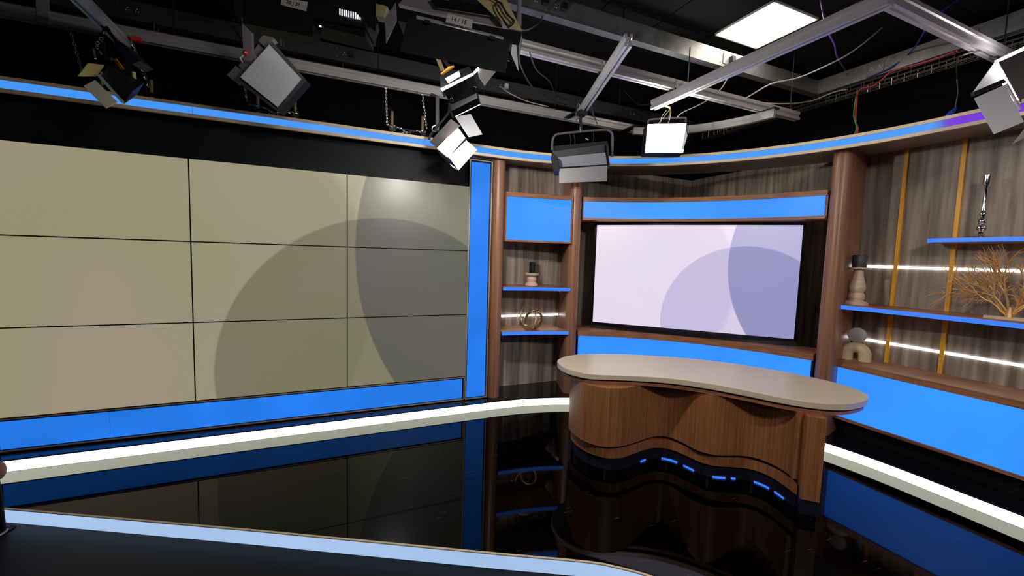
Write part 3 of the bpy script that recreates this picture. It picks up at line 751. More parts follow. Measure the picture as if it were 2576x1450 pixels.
def tray(p0, p1, wd, label):
    p0 = Vector(p0); p1 = Vector(p1); d = (p1-p0); L_ = d.length; d.normalize(); s = Vector((-d.y,d.x,0)); up = Vector((0,0,1))
    t = thing('wire_tray', (p0+p1)/2, label, 'cable tray', 'wire cable trays')
    mb = MB()
    for a_, b_ in ((-.5,.07),(-.5,.035),(-.5,0),(-.17,0),(.17,0),(.5,0),(.5,.035),(.5,.07)):
        q = p0+s*wd*a_+up*b_; mb.tube([q, q+d*L_], .0028, 5)
    mb.build('long_wires', 'steel', t)
    mb = MB(); n = int(L_/.10)
    for i in range(n+1):
        q = p0+d*(L_*i/n); mb.tube([q-s*wd*.5+up*.07, q-s*wd*.5-up*.003, q+s*wd*.5-up*.003, q+s*wd*.5+up*.07], .0028, 4)
    mb.build('cross_wires', 'steel', t)['kind'] = 'stuff'
    mb = MB()
    for i in range(max(2,int(L_/1.5))+1):
        q = p0+d*(L_*(i+.15)/(max(2,int(L_/1.5))+.3)); 
        for sg in (-1,1): mb.tube([q+s*wd*.5*sg-up*.002, q+s*wd*.5*sg+up*(3.61-p0.z)], .003, 5)
    mb.build('hangers', 'steel', t)
tray((3.735,-5.4,3.50),(3.735,.40,3.50),.12,'wire cable tray below the trunking on the right, holding the red cable')
tray((-4.5,.52,3.47),(3.55,.52,3.47),.10,'wire cable tray below the dark trunking above the video wall')

# ------------------------------------------------------------------ loose cables
def cable(pts, r, mat, label, n=5, name='cable'):
    mb = MB().tube([tuple(p) for p in spline([Vector(p) for p in pts], n)], r, 6)
    return tag(mb.build(name, mat), label, 'cable', 'loose overhead cables')
cable([(3.66, -1.471, 3.699), (3.66, -1.424, 3.791), (2.699, -1.904, 3.5), (2.463, -2.013, 3.5), (2.272, -2.083, 3.5), (2.417, -1.95, 3.7), (2.37, -1.931, 3.87)], 0.006, 'cable_purple', 'purple cable dropping from the ceiling onto the right trunking')
cable([(2.013, -1.257, 3.29), (2.362, -1.255, 3.29), (2.34, -1.563, 3.32), (2.515, -1.719, 3.36), (2.594, -1.971, 3.42), (2.777, -2.037, 3.55), (3.139, -2.001, 3.8)], 0.006, 'cable_grey', 'pale cable sagging from the ceiling to the rail above the bright lamp')
cable([(2.037, -1.237, 3.29), (2.293, -1.229, 3.29), (2.76, -1.234, 3.33), (3.115, -1.248, 3.38), (3.437, -1.268, 3.46), (3.498, -1.444, 3.5), (3.567, -1.54, 3.51)], 0.006, 'cable_grey', 'pale cable lying from the rail into the wire tray')
cable([(3.319, -2.42, 3.86), (3.19, -2.326, 3.72), (3.66, -1.993, 3.711), (3.66, -1.843, 3.627), (3.67, -1.693, 3.606), (3.7, -1.573, 3.608)], 0.007, 'cable_blue', 'blue cable running from the ceiling over the right trunking')
cable([(3.66, -2.323, 3.581), (3.66, -2.116, 3.574), (3.66, -1.866, 3.584), (3.66, -1.783, 3.535), (3.66, -1.706, 3.499), (3.66, -1.591, 3.503), (3.66, -1.58, 3.38), (3.66, -1.584, 3.196), (3.66, -1.591, 3.035), (3.62, -1.28, 2.7)], 0.008, 'cable_red', 'red cable lying along the tray and hanging down to the cornice')
cable([(3.65, -1.574, 3.441), (3.65, -1.567, 3.26), (3.65, -1.582, 3.036), (3.6, -1.25, 2.7)], 0.006, 'cable_green', 'green cable hanging beside the red one')
t = thing('cable', (2.799, -2.765, 3.205), 'black cable with a blue plug dangling over the purple band', 'cable', 'loose overhead cables')
MB().tube([tuple(q) for q in spline([Vector(p) for p in [(2.799, -2.765, 3.205), (2.715, -2.689, 3.17), (3.246, -2.49, 3.234), (3.255, -2.505, 3.1), (3.241, -2.507, 3.003), (3.232, -2.507, 2.95)]], 4)], .006, 6).build('lead', 'cable_black', t)
MB().tube([(3.238, -2.509, 2.965), (3.201, -2.496, 2.93), (3.157, -2.48, 2.885)], [.010,.018,.010], 10).build('plug', 'cable_blue', t)
cable([(0.352, -0.849, 3.825), (0.154, -1.227, 3.515), (-0.081, -1.585, 3.239), (-0.267, -1.849, 3.047), (-0.393, -2.021, 2.95)], 0.006, 'cable_black', 'black cable from trunking plug to the long flood lamp')
cable([(-0.255, -1.75, 2.976), (-0.08, -1.382, 3.062), (0.266, -0.868, 3.158), (0.595, -0.569, 3.213), (0.904, -0.371, 3.266)], 0.006, 'cable_black', 'black cable sagging from the long flood lamp towards the back trunking')
cable([(-0.15, -1.684, 3.011), (0.116, -1.243, 3.127), (0.403, -0.923, 3.209), (0.654, -0.592, 3.254), (0.956, -0.277, 3.359)], 0.005, 'cable_black', 'second black cable sagging behind the long flood lamp')
cable([(0.388, 0.207, 3.559), (0.462, 0.112, 3.469), (0.613, -0.017, 3.369), (0.824, -0.113, 3.319)], 0.006, 'cable_grey', 'white cable trailing from the plug in the dark trunking')
cable([(0.901, -0.807, 3.274), (0.935, -0.778, 3.144), (1.016, -0.772, 2.986)], 0.005, 'cable_black', 'thin black cable hanging from the slanting rail')
cable([(2.264, -1.163, 3.501), (2.191, -1.142, 3.381), (2.047, -1.089, 3.259), (1.867, -1.019, 3.162), (1.807, -0.997, 3.108)], 0.005, 'cable_grey', 'pale cable looping from the cross rail to the bright lamp')
cable([(1.848, -0.092, 3.679), (1.962, -0.153, 3.543), (2.062, -0.199, 3.515), (2.206, -0.257, 3.567), (2.278, -0.284, 3.616)], 0.006, 'cable_black', 'dark cable loop near the back trunking behind the bright lamp')

# ------------------------------------------------------------------ pipe brackets and chains behind the cornice
def chain(pts, mb, ln=.034, r=.0032):
    P = [Vector(p) for p in pts]; k = 0
    for a_, b_ in zip(P, P[1:]):
        L_ = (b_-a_).length; d = (b_-a_).normalized(); n = max(1,int(L_/(ln*.78))); s1 = d.orthogonal().normalized(); s2 = d.cross(s1)
        for i in range(n):
            c = a_+d*(L_*(i+.5)/n); s = s1 if k % 2 else s2; k += 1; hl = ln/2-.004; hw = .008
            loop = [c+d*(hl*math.cos(q))+s*(hw*math.sin(q)) for q in [2*math.pi*j/10 for j in range(10)]]
            mb.tube(loop, r*.8, 4, closed=True)
def bracket(xa, xb, ztop, label, low_chain=True):
    t = thing('pipe_bracket', ((xa+xb)/2,.05,2.80), label, 'bracket', 'pipe brackets behind the cornice')
    for x in (xa, xb): MB().tube([(x,.05,2.798),(x,.05,ztop)], .015, 10).build('pipe', 'brass_pipe', t)
    MB().tube([(xa-.03,.05,2.90),(xb+.03,.05,2.895)], .010, 8).build('cross_bar', 'black_metal', t)
    for x in (xa, xb): MB().bb(x-.03,x+.03,.02,.08,2.86,2.885).build('pipe_clamp', 'black_metal', t)
    mb = MB()
    chain([(xa-.085,yD-.02,3.20),(xa-.06,-.06,2.90)], mb); chain([(xb-.045,yD-.02,3.20),(xb+.02,-.06,2.90)], mb)
    if low_chain:
        chain([(xa-.06,.02,2.91),(xa+.06,.01,2.895),((xa+xb)/2,.0,2.85),(xb-.10,.0,2.84)], mb); chain([(xb+.03,.02,2.90),(xb-.08,.01,2.885),((xa+xb)/2,.0,2.86),(xa+.05,0,2.83)], mb)
    mb.build('chain', 'steel', t)['kind'] = 'stuff'
    return t
bracket(-.80,-.505,3.05,'brass pipe pair with hanging chains behind the cornice beside the lit lamp')
bracket(-1.93,-1.643,3.03,'brass pipe pair with hanging chains behind the diamond-turned lamp')
bracket(-2.96,-2.66,2.99,'brass pipe pair with hanging chains behind the small lamp with warm-lit door', False)

# ------------------------------------------------------------------ studio lamps
G = {
    'l1_door_a': [(-2.666, -0.998, 2.628), (-2.624, -0.988, 2.713), (-2.596, -0.872, 2.753), (-2.632, -0.885, 2.675)],
    'l1_door_b': [(-2.631, -1.029, 2.568), (-2.588, -1.007, 2.617), (-2.471, -1.069, 2.496), (-2.514, -1.091, 2.446)],
    'l1_bezel': [(-2.613, -0.928, 2.672), (-2.593, -0.746, 2.761), (-2.462, -0.857, 2.62), (-2.461, -1.051, 2.5)],
    'l1_open': [(-2.6, -0.875, 2.702), (-2.573, -0.777, 2.738), (-2.472, -0.853, 2.627), (-2.481, -0.963, 2.572)],
    'l1_label': [(-2.589, -0.752, 2.83), (-2.564, -0.787, 2.828), (-2.499, -0.871, 2.748), (-2.528, -0.835, 2.752)],
    'l1_box': [(-2.649, -0.62, 2.97), (-2.584, -0.694, 2.976), (-2.465, -0.753, 2.854), (-2.53, -0.679, 2.849)],
    'l1_yoke': [(-2.714, -0.537, 3.096), (-2.691, -0.621, 2.991), (-2.664, -0.686, 2.88), (-2.61, -0.735, 2.841)],
    'l1_yoke2': [(-2.689, -0.527, 3.074), (-2.649, -0.571, 3.023), (-2.568, -0.64, 2.888), (-2.505, -0.723, 2.746), (-2.467, -0.837, 2.632)],
    'l1_pin': [(-2.717, -0.683, 2.903), (-2.704, -0.694, 2.84)],
    'l1_chain': [(-2.67, -0.648, 3.044), (-2.681, -0.646, 3.006), (-2.703, -0.64, 2.967), (-2.725, -0.632, 2.948), (-2.707, -0.643, 2.912), (-2.685, -0.655, 2.883)],
    'l1_knob': [(-2.483, -0.797, 2.762), (-2.479, -0.803, 2.714)],
    'l1_hang': [(-2.714, -0.502, 3.116)],
    'l2_frame': [(-1.953, -0.675, 2.854), (-1.728, -0.75, 3.145), (-1.518, -0.638, 2.956), (-1.708, -0.575, 2.713)],
    'l2_face': [(-1.924, -0.697, 2.872), (-1.736, -0.756, 3.108), (-1.547, -0.659, 2.95), (-1.711, -0.604, 2.737)],
    'l2_arm': [(-1.923, -0.644, 3.324), (-1.864, -0.67, 3.313), (-1.857, -0.7, 2.998), (-1.911, -0.676, 3.002)],
    'l2_block_a': [(-2.028, -0.6, 2.909), (-1.969, -0.62, 2.977), (-1.928, -0.64, 2.947), (-1.969, -0.63, 2.858)],
    'l2_block_b': [(-1.822, -0.657, 3.167), (-1.771, -0.674, 3.233), (-1.717, -0.702, 3.184), (-1.786, -0.676, 3.129)],
    'l2_bar': [(-1.952, -0.627, 2.981), (-1.92, -0.639, 3.01), (-1.883, -0.656, 3.002), (-1.922, -0.643, 2.947)],
    'l2_bar2': [(-1.854, -0.662, 3.081), (-1.822, -0.671, 3.135), (-1.79, -0.687, 3.108), (-1.834, -0.673, 3.05)],
    'l2_knob': [(-1.891, -0.703, 3.043)],
    'l2_cable': [(-1.967, -0.578, 3.355), (-1.986, -0.574, 3.301), (-1.97, -0.586, 3.238), (-1.933, -0.608, 3.171)],
    'l2_handle': [(-1.903, -0.721, 3.021), (-1.923, -0.714, 3.002), (-1.912, -0.722, 2.975)],
    'l2_pin': [(-1.694, -0.549, 3.296), (-1.687, -0.559, 3.204)],
    'l2_wire': [(-1.719, -0.536, 3.322), (-1.674, -0.556, 3.316), (-1.661, -0.564, 3.284), (-1.674, -0.561, 3.257), (-1.662, -0.572, 3.189)],
    'l2_tube': [(-1.768, -0.452, 3.417), (-1.768, -0.461, 3.307)],
    'l2_hang': [(-1.899, -0.62, 3.342)],
    'l3_door': [(-0.975, -1.935, 2.905), (-0.484, -2.158, 2.795), (-0.51, -2.161, 2.631), (-1.01, -1.935, 2.727)],
    'l3_body_front': [(-1.016, -1.856, 2.975), (-0.407, -2.131, 2.871), (-0.423, -2.129, 2.801), (-1.016, -1.862, 2.913)],
    'l3_top': [(-1.001, -1.769, 3.05), (-0.922, -1.797, 3.131), (-0.387, -2.043, 2.974), (-0.374, -2.054, 2.914)],
    'l3_strip': [(-0.93, -1.936, 2.925), (-0.511, -2.127, 2.825), (-0.513, -2.128, 2.815), (-0.932, -1.936, 2.913)],
    'l3_label': [(-0.784, -2.027, 2.924), (-0.667, -2.081, 2.896), (-0.672, -2.083, 2.849), (-0.797, -2.026, 2.88)],
    'l3_doorL': [(-1.024, -1.85, 3.009), (-1.019, -1.86, 2.912), (-1.072, -1.847, 2.792), (-1.079, -1.834, 2.917)],
    'l3_doorR': [(-0.469, -2.144, 2.788), (-0.447, -2.153, 2.786), (-0.438, -2.168, 2.652), (-0.474, -2.145, 2.741)],
    'l3_ballast': [(-0.613, -1.981, 3.06), (-0.474, -2.04, 3.079), (-0.39, -2.092, 2.899), (-0.458, -2.061, 2.911)],
    'l3_ribs': [(-0.841, -1.859, 3.072), (-0.587, -1.971, 3.052), (-0.532, -2.001, 2.983), (-0.815, -1.874, 3.023)],
    'l3_post': [(-0.379, -2.012, 3.126), (-0.38, -2.026, 2.96)],
    'l3_cable': [(-0.546, -2.032, 3.061), (-0.504, -2.053, 3.031), (-0.472, -2.072, 2.973), (-0.437, -2.09, 2.943), (-0.46, -2.082, 2.914), (-0.495, -2.064, 2.951), (-0.523, -2.047, 2.999), (-0.53, -2.042, 3.03), (-0.504, -2.052, 3.038), (-0.479, -2.068, 2.99), (-0.444, -2.087, 2.939), (-0.472, -2.077, 2.914), (-0.501, -2.06, 2.965)],
    'l3_clip': [(-0.883, -1.988, 2.875), (-0.575, -2.129, 2.803)],
    'l3_hang': [(-0.679, -1.827, 3.125)],
    'l3b_front': [(-1.509, -1.747, 3.021), (-1.18, -1.895, 2.972), (-1.18, -1.908, 2.816), (-1.45, -1.786, 2.863)],
    'l3b_side': [(-1.511, -1.723, 3.034), (-1.451, -1.763, 2.874), (-1.465, -1.758, 2.858), (-1.52, -1.723, 2.983)],
    'l3b_low': [(-1.451, -1.763, 2.871), (-1.181, -1.884, 2.827), (-1.179, -1.89, 2.777), (-1.446, -1.768, 2.839)],
    'l3b_label': [(-1.57, -1.737, 2.953), (-1.449, -1.792, 2.932), (-1.458, -1.791, 2.885), (-1.575, -1.738, 2.913)],
    'l3b_slots': [(-1.3, -1.853, 2.905), (-1.3, -1.856, 2.875), (-1.29, -1.858, 2.902), (-1.29, -1.86, 2.872), (-1.279, -1.863, 2.9), (-1.279, -1.865, 2.87), (-1.269, -1.867, 2.898), (-1.269, -1.87, 2.868), (-1.258, -1.872, 2.895), (-1.259, -1.875, 2.865), (-1.248, -1.877, 2.893), (-1.248, -1.879, 2.863), (-1.238, -1.882, 2.89), (-1.238, -1.884, 2.86), (-1.227, -1.887, 2.888), (-1.227, -1.889, 2.858), (-1.217, -1.892, 2.877), (-1.217, -1.894, 2.856), (-1.206, -1.898, 2.865), (-1.206, -1.899, 2.853)],
    'l3b_pane': [(-1.173, -1.839, 3.013), (-1.126, -1.86, 3.004), (-1.127, -1.876, 2.82), (-1.172, -1.853, 2.859)],
    'l3b_bracket': [(-1.124, -1.807, 3.001), (-1.066, -1.834, 2.987), (-1.083, -1.831, 2.931), (-1.124, -1.812, 2.938)],
    'l3b_led': [(-1.392, -1.815, 2.816)],
    'l3b_hang': [(-1.354, -1.587, 3.127)],
    'l4_door': [(-0.72, -1.684, 2.666), (-0.564, -1.793, 2.747), (-0.517, -1.771, 2.668), (-0.664, -1.665, 2.599)],
    'l4_top': [(-0.721, -1.59, 2.786), (-0.531, -1.592, 2.882), (-0.514, -1.622, 2.835), (-0.719, -1.617, 2.701)],
    'l4_glow': [(-0.723, -1.625, 2.698), (-0.541, -1.695, 2.801), (-0.534, -1.699, 2.788), (-0.712, -1.63, 2.686)],
    'l4_glow2': [(-0.535, -1.697, 2.808), (-0.509, -1.706, 2.838), (-0.504, -1.709, 2.831), (-0.531, -1.7, 2.798)],
    'l4_doorR': [(-0.511, -1.694, 2.836), (-0.406, -1.742, 2.818), (-0.469, -1.722, 2.727), (-0.503, -1.702, 2.78)],
    'l4_label': [(-0.69, -1.607, 2.766), (-0.6, -1.602, 2.832), (-0.592, -1.614, 2.797), (-0.672, -1.619, 2.737)],
    'l4_yel': [(-0.701, -1.524, 2.831), (-0.654, -1.541, 2.877), (-0.622, -1.554, 2.885), (-0.693, -1.528, 2.828)],
    'l4_arm': [(-0.714, -1.443, 2.953), (-0.684, -1.456, 2.945), (-0.665, -1.47, 2.89), (-0.688, -1.46, 2.882)],
    'l4_knobs': [(-0.674, -1.719, 2.608), (-0.544, -1.769, 2.682)],
    'l4_stem': [(-0.633, -1.459, 2.918), (-0.673, -1.436, 2.982), (-0.702, -1.417, 3.056)],
    'l4_hang': [(-0.695, -1.386, 3.072)],
    'l5_face': [(-0.518, -0.688, 2.573), (-0.337, -0.645, 2.78), (-0.244, -0.57, 2.725), (-0.409, -0.619, 2.526)],
    'l5_doorB': [(-0.425, -0.708, 2.505), (-0.258, -0.658, 2.678), (-0.205, -0.8, 2.575), (-0.378, -0.85, 2.376)],
    'l5_doorT': [(-0.542, -0.482, 2.67), (-0.429, -0.768, 2.805), (-0.362, -0.813, 2.747), (-0.483, -0.523, 2.616)],
    'l5_doorR': [(-0.354, -0.621, 2.878), (-0.228, -0.674, 2.904), (-0.135, -0.729, 2.731), (-0.244, -0.684, 2.703)],
    'l5_doorL': [(-0.425, -0.736, 2.446), (-0.356, -0.77, 2.4), (-0.359, -0.77, 2.39), (-0.403, -0.748, 2.419)],
    'l5_rod': [(-0.46, -0.392, 3.103), (-0.461, -0.418, 2.794)],
    'l5_yoke': [(-0.368, -0.47, 3.038), (-0.374, -0.475, 2.953), (-0.421, -0.46, 2.883), (-0.468, -0.445, 2.825), (-0.526, -0.426, 2.744), (-0.536, -0.425, 2.704)],
    'l5_yoke2': [(-0.368, -0.452, 2.999), (-0.342, -0.467, 2.949), (-0.332, -0.475, 2.915)],
    'l5_knob': [(-0.497, -0.51, 2.814), (-0.525, -0.499, 2.796), (-0.523, -0.503, 2.763), (-0.495, -0.515, 2.758)],
    'l5_hang': [(-0.46, -0.392, 3.103)],
    'l6_rim': [(0.61, -0.637, 2.691), (1.004, -0.988, 2.735), (1.053, -0.96, 2.55), (0.672, -0.614, 2.527)],
    'l6_open': [(0.65, -0.675, 2.637), (0.987, -0.969, 2.66), (1.022, -0.953, 2.562), (0.683, -0.661, 2.549)],
    'l6_doorT': [(0.594, -0.666, 2.69), (0.959, -0.992, 2.728), (0.979, -0.975, 2.655), (0.641, -0.682, 2.638)],
    'l6_doorB': [(0.626, -0.756, 2.515), (0.969, -1.034, 2.531), (0.973, -1.039, 2.392), (0.631, -0.761, 2.383)],
    'l6_doorL': [(0.552, -0.729, 2.657), (0.602, -0.754, 2.615), (0.621, -0.773, 2.494), (0.572, -0.752, 2.485)],
    'l6_doorR': [(1.016, -0.925, 2.73), (1.045, -0.945, 2.645), (1.058, -0.957, 2.566), (1.029, -0.945, 2.558)],
    'l6_back': [(0.656, -0.579, 2.768), (1.14, -0.784, 2.837), (1.147, -0.791, 2.792), (0.663, -0.587, 2.708)],
    'l6_yoke': [(0.627, -0.603, 2.722), (0.631, -0.597, 2.812), (0.648, -0.601, 2.857), (0.689, -0.617, 2.881), (0.882, -0.698, 2.91), (1.094, -0.789, 2.935), (1.136, -0.807, 2.929), (1.163, -0.822, 2.897), (1.166, -0.829, 2.83), (1.162, -0.84, 2.68)],
    'l6_stem': [(0.913, -0.662, 3.107), (0.899, -0.662, 3.039), (0.905, -0.675, 2.912)],
    'l6_rail_clamp': [(0.884, -0.604, 3.001), (0.891, -0.603, 3.047)],
    'l6_cables': [(0.801, -0.63, 2.908), (0.808, -0.643, 2.788), (0.833, -0.644, 2.909), (0.846, -0.659, 2.797), (1.016, -0.723, 2.915), (1.002, -0.726, 2.81), (0.982, -0.689, 3.139), (1.051, -0.731, 2.999)],
    'l6_pin': [(0.915, -0.74, 2.842), (0.942, -0.753, 2.824)],
    'l6_pin2': [(0.867, -0.71, 2.948), (0.867, -0.715, 2.896)],
    'l6_hang': [(0.916, -0.663, 3.107)],
    'l7_face': [(1.507, -0.93, 3.007), (1.845, -1.076, 3.025), (1.817, -1.087, 2.747), (1.485, -0.943, 2.736)],
    'l7_sideR': [(1.803, -1.117, 2.964), (1.821, -1.13, 2.898), (1.778, -1.125, 2.741), (1.771, -1.12, 2.77)],
    'l7_yoke': [(1.573, -0.857, 2.908), (1.577, -0.847, 3.055), (1.613, -0.859, 3.094), (1.896, -0.98, 3.119), (1.924, -0.995, 3.089), (1.931, -1.011, 2.936)],
    'l7_stem': [(1.822, -0.926, 3.386), (1.815, -0.932, 3.27), (1.783, -0.925, 3.192), (1.768, -0.926, 3.1)],
    'l7_cables': [(1.76, -0.948, 3.197), (1.683, -0.923, 3.087), (1.654, -0.914, 3.048), (1.767, -0.953, 3.166), (1.753, -0.953, 3.09), (1.739, -0.95, 3.051), (1.725, -0.934, 3.18), (1.683, -0.92, 3.118), (1.668, -0.919, 3.056)],
    'l7_hang': [(1.822, -0.929, 3.348)],
    'l8_doorA': [(2.583, -2.833, 2.865), (2.725, -2.877, 3.083), (2.737, -2.883, 3.07), (2.782, -2.912, 2.957)],
    'l8_panel': [(2.663, -2.908, 3.045), (2.871, -2.99, 3.145), (2.917, -3.033, 2.87), (2.804, -2.993, 2.767)],
    'l8_edge': [(2.678, -2.891, 3.064), (2.902, -2.978, 3.189), (2.902, -2.98, 3.166), (2.693, -2.898, 3.053)],
    'l8_doorB': [(2.374, -2.915, 2.76), (2.549, -2.984, 2.85), (2.659, -3.051, 2.621), (2.488, -2.983, 2.538)],
    'l8_barB': [(2.514, -2.86, 2.844), (2.692, -2.93, 2.933), (2.716, -2.942, 2.915), (2.52, -2.865, 2.818)],
    'l8_strip': [(2.59, -2.979, 2.866), (2.599, -2.982, 2.872), (2.682, -3.031, 2.712), (2.671, -3.027, 2.706)],
    'l8_doorC': [(2.593, -3.034, 2.479), (2.661, -3.056, 2.572), (2.713, -3.077, 2.595), (2.69, -3.072, 2.538)],
    'l8_hang': [(3.042, -2.877, 3.429)],
    'stand_knob': [(-3.269, -0.666, 0.243)],
    'stand_pole': [(-3.281, -0.645, 0.174), (-3.27, -0.665, -0.007), (-3.258, -0.682, -0.153)],
    'stand_loop': [(-3.225, -0.717, -0.133), (-3.23, -0.718, -0.164), (-3.246, -0.713, -0.196), (-3.265, -0.706, -0.212), (-3.284, -0.698, -0.218)],
    'candle1_base': [(0.873, 0.248, 1.33)],
}
AW = Vector((.40,.90,-.10)).normalized()          # away from the open side of the room, towards the set
RT = Vector((.9166,-.3997,0))
def Q(k): return [Vector(p) for p in G[k]]
def plate(t, k, th, name, mat, par=None):
    return MB().plate(Q(k), th).build(name, mat, par or t)
def cquad(P): return sum(P, Vector())/len(P)
def hang(t, top, bottom, name='suspension_rod', r=.011, mat='black_metal'):
    MB().tube([bottom, (bottom[0],bottom[1],top)], r, 8).build(name, mat, t)
def emitter(t, fq, dist, aim, mat='flood', hgt=.085, name='tubes'):
    """lit tube panel on the far side of a housing, tilted towards the set"""
    c = cquad(fq)+AW*dist; ux = (fq[1]-fq[0]); L_ = ux.length*.42; ux.normalize(); d = Vector(aim).normalized(); d = (d-ux*d.dot(ux)).normalized(); uy = d.cross(ux).normalized()
    MB().extr([c+ux*L_*i+uy*hgt/2*j+d*.03 for i, j in ((-1,-1),(1,-1),(1,1),(-1,1))], d*.004).build(name, mat, t)
    MB().extr([c+ux*L_*1.06*i+uy*hgt*.62*j-d*.02 for i, j in ((-1,-1),(1,-1),(1,1),(-1,1))], d*.045).build('reflector', 'black_metal', t)
GR = 'studio lamps on the ceiling grid'
def lamp(k, label):
    p = Q(k+'_hang')[0]; return thing('studio_lamp', p, label, 'lamp', GR)
# small lamp, warm light painted onto one grey door
t = lamp('l1', 'small studio lamp with warm-lit and beige barn doors, unlit')
plate(t,'l1_door_a',.004,'barn_door','door_warm_lit'); plate(t,'l1_door_b',.004,'barn_door','door_beige')
MB().extr(Q('l1_bezel'), AW*.02).build('bezel', 'bezel_grey', t)
P = Q('l1_bezel'); cc = cquad(P); MB().extr([cc+(p-cc)*.97+AW*.02 for p in P], Vector((.02,.05,.09))).build('housing', 'black_metal', t)
MB().extr([p-AW*.012 for p in Q('l1_open')], AW*.012).build('lens', 'black_gloss', t)
MB().extr([p-AW*.01 for p in Q('l1_label')], AW*.008).build('label', 'orange', t)
MB().extr(Q('l1_box'), AW*.10).build('driver_box', 'black_metal', t)
MB().tube(Q('l1_yoke'), .010, 8).build('yoke', 'black_metal', t); MB().tube(Q('l1_yoke2'), .010, 8).build('yoke', 'black_metal', t)
MB().tube(Q('l1_pin'), .006, 8).build('tilt_handle', 'steel', t)
mb = MB(); chain(Q('l1_chain'), mb, .03, .003); mb.build('safety_chain', 'steel', t)['kind'] = 'stuff'
MB().tube(Q('l1_knob'), .010, 8).build('knob', 'ballast', t)
p = Q('l1_hang')[0]; MB().tube([Q('l1_yoke2')[0], p, (-2.74,p.y,3.118)], .012, 8).build('clamp', 'black_metal', t)
# diamond-turned lamp
t = lamp('l2', 'square white-faced lamp turned on its corner on a grey arm')
P = Q('l2_frame'); MB().extr([p+AW*.004 for p in P], AW*.07).build('housing', 'black_metal', t); MB().plate(P,.012).build('frame', 'black_metal_s', t)
MB().extr([p-AW*.012 for p in Q('l2_face')], AW*.012).build('diffuser', 'diffuser', t)
for k_, dd in (('l2_block_a',.05),('l2_block_b',.05)): MB().extr(Q(k_), AW*dd).build('end_block', 'grey_metal', t)
for k_ in ('l2_bar','l2_bar2'): MB().extr(Q(k_), AW*.04).build('yoke_bar', 'grey_metal', t)
MB().extr(Q('l2_arm'), AW*.03).build('arm', 'grey_metal', t)
kp = Q('l2_knob')[0]; MB().lathe([(.019,0),(.019,.012),(.012,.02)], kp, 16, -AW).build('knob', 'red', t)
MB().lathe([(.010,.02),(.006,.026)], kp, 12, -AW).build('knob_cap', 'steel', t)
MB().tube(spline(Q('l2_cable'),4), .005, 6).build('cable', 'cable_black', t)
MB().tube(spline(Q('l2_handle'),4), .005, 6).build('handle', 'plastic_white', t)
MB().tube(Q('l2_pin'), .006, 8).build('tilt_handle', 'steel', t); MB().tube(spline(Q('l2_wire'),4), .002, 5).build('safety_wire', 'steel', t)
MB().tube(Q('l2_tube'), .022, 10).build('socket_tube', 'brass_pipe', t)
a_ = Q('l2_arm'); p = (a_[0]+a_[1])/2+AW*.015
MB().bb(p.x-.07,p.x+.16,p.y-.05,p.y+.10,p.z-.01,p.z+.12).build('carriage', 'black', t)
hang(t, ZC+.005, (p.x,p.y,p.z+.1), r=.02, mat='black')
# long flood with the big barn door
t = lamp('l3', 'long dark flood lamp with wide barn door and a paper tape marked 14/15')
plate(t,'l3_door',.004,'barn_door','black_metal_s')
MB().extr(Q('l3_body_front'), AW*.12).build('housing', 'black_metal', t)
MB().extr(Q('l3_top'), AW*.03).build('top_cover', 'grey_metal', t)
MB().extr(Q('l3_strip'), AW*.01).build('hinge_strip', 'aluminium', t)
lb = MB().extr(Q('l3_label'), AW*.002).build('paper_tape', 'paper', t)
L_ = Q('l3_label'); text_part('lettering', '14 / 15', 'ink', lb, L_[3]+(L_[2]-L_[3])*.16+(L_[0]-L_[3])*.30-AW*.002, L_[2]-L_[3], L_[0]-L_[3], .030)
plate(t,'l3_doorL',.004,'barn_door','door_grey'); plate(t,'l3_doorR',.004,'barn_door','door_white')
MB().extr(Q('l3_ballast'), AW*.06).build('ballast', 'ballast', t)
rb = Q('l3_ribs'); rbo = MB().extr(rb, AW*.02).build('heat_sink', 'grey_metal', t)
mb = MB()
for i in range(1,8):
    f_ = i/8; p0 = rb[0]+(rb[3]-rb[0])*f_; p1 = rb[1]+(rb[2]-rb[1])*f_; mb.tube([p0-AW*.004,p1-AW*.004], .0035, 5)
mb.build('ribs', 'black_metal', rbo)
MB().tube(spline(Q('l3_cable'),4), .004, 6).build('cable', 'cable_black', t)
for p in Q('l3_clip'): MB().box(p, (.03,.012,.018)).build('door_clip', 'black', t)
MB().tube(Q('l3_post'), .013, 8).build('post', 'grey_metal', t)
emitter(t, Q('l3_body_front'), .124, (.55,.70,-.45), 'flood_low')
p = Q('l3_post')[0]; hang(t, ZC+.005, (p.x,p.y,p.z-.02)); p = Q('l3_top')[1]; hang(t, ZC+.005, (p.x,p.y,p.z-.01))
# vented flood
t = lamp('l3b', 'dark vented flood lamp with glowing slots and a tape marked 20 J 21')
MB().extr(Q('l3b_front'), AW*.16).build('housing', 'black_metal', t)
MB().extr(Q('l3b_low'), AW*.12).build('louvre', 'black', t)
lb = MB().extr(Q('l3b_label'), AW*.002).build('paper_tape', 'paper', t)
L_ = Q('l3b_label'); text_part('lettering', '20 J 21', 'ink', lb, L_[3]+(L_[2]-L_[3])*.20+(L_[0]-L_[3])*.34-AW*.002, L_[2]-L_[3], L_[0]-L_[3], .026)
MB().extr([p+AW*.004 for p in Q('l3b_side')], AW*.1).build('side_plate', 'black', t)
pq = Q('l3b_label'); MB().extr([pq[0]+AW*.006+RT*-.2+Vector((0,0,.06)), pq[1]+AW*.006+RT*.03+Vector((0,0,.06)), pq[2]+AW*.006+RT*.03+Vector((0,0,-.12)), pq[3]+AW*.006+RT*-.2+Vector((0,0,-.09))], AW*.08).build('side_housing', 'black', t)
S_ = Q('l3b_slots')
for i in range(10):
    a_, b_ = S_[2*i], S_[2*i+1]; MB().tube([a_, b_], .0028, 6).build('vent_slot', 'slot_light', t)
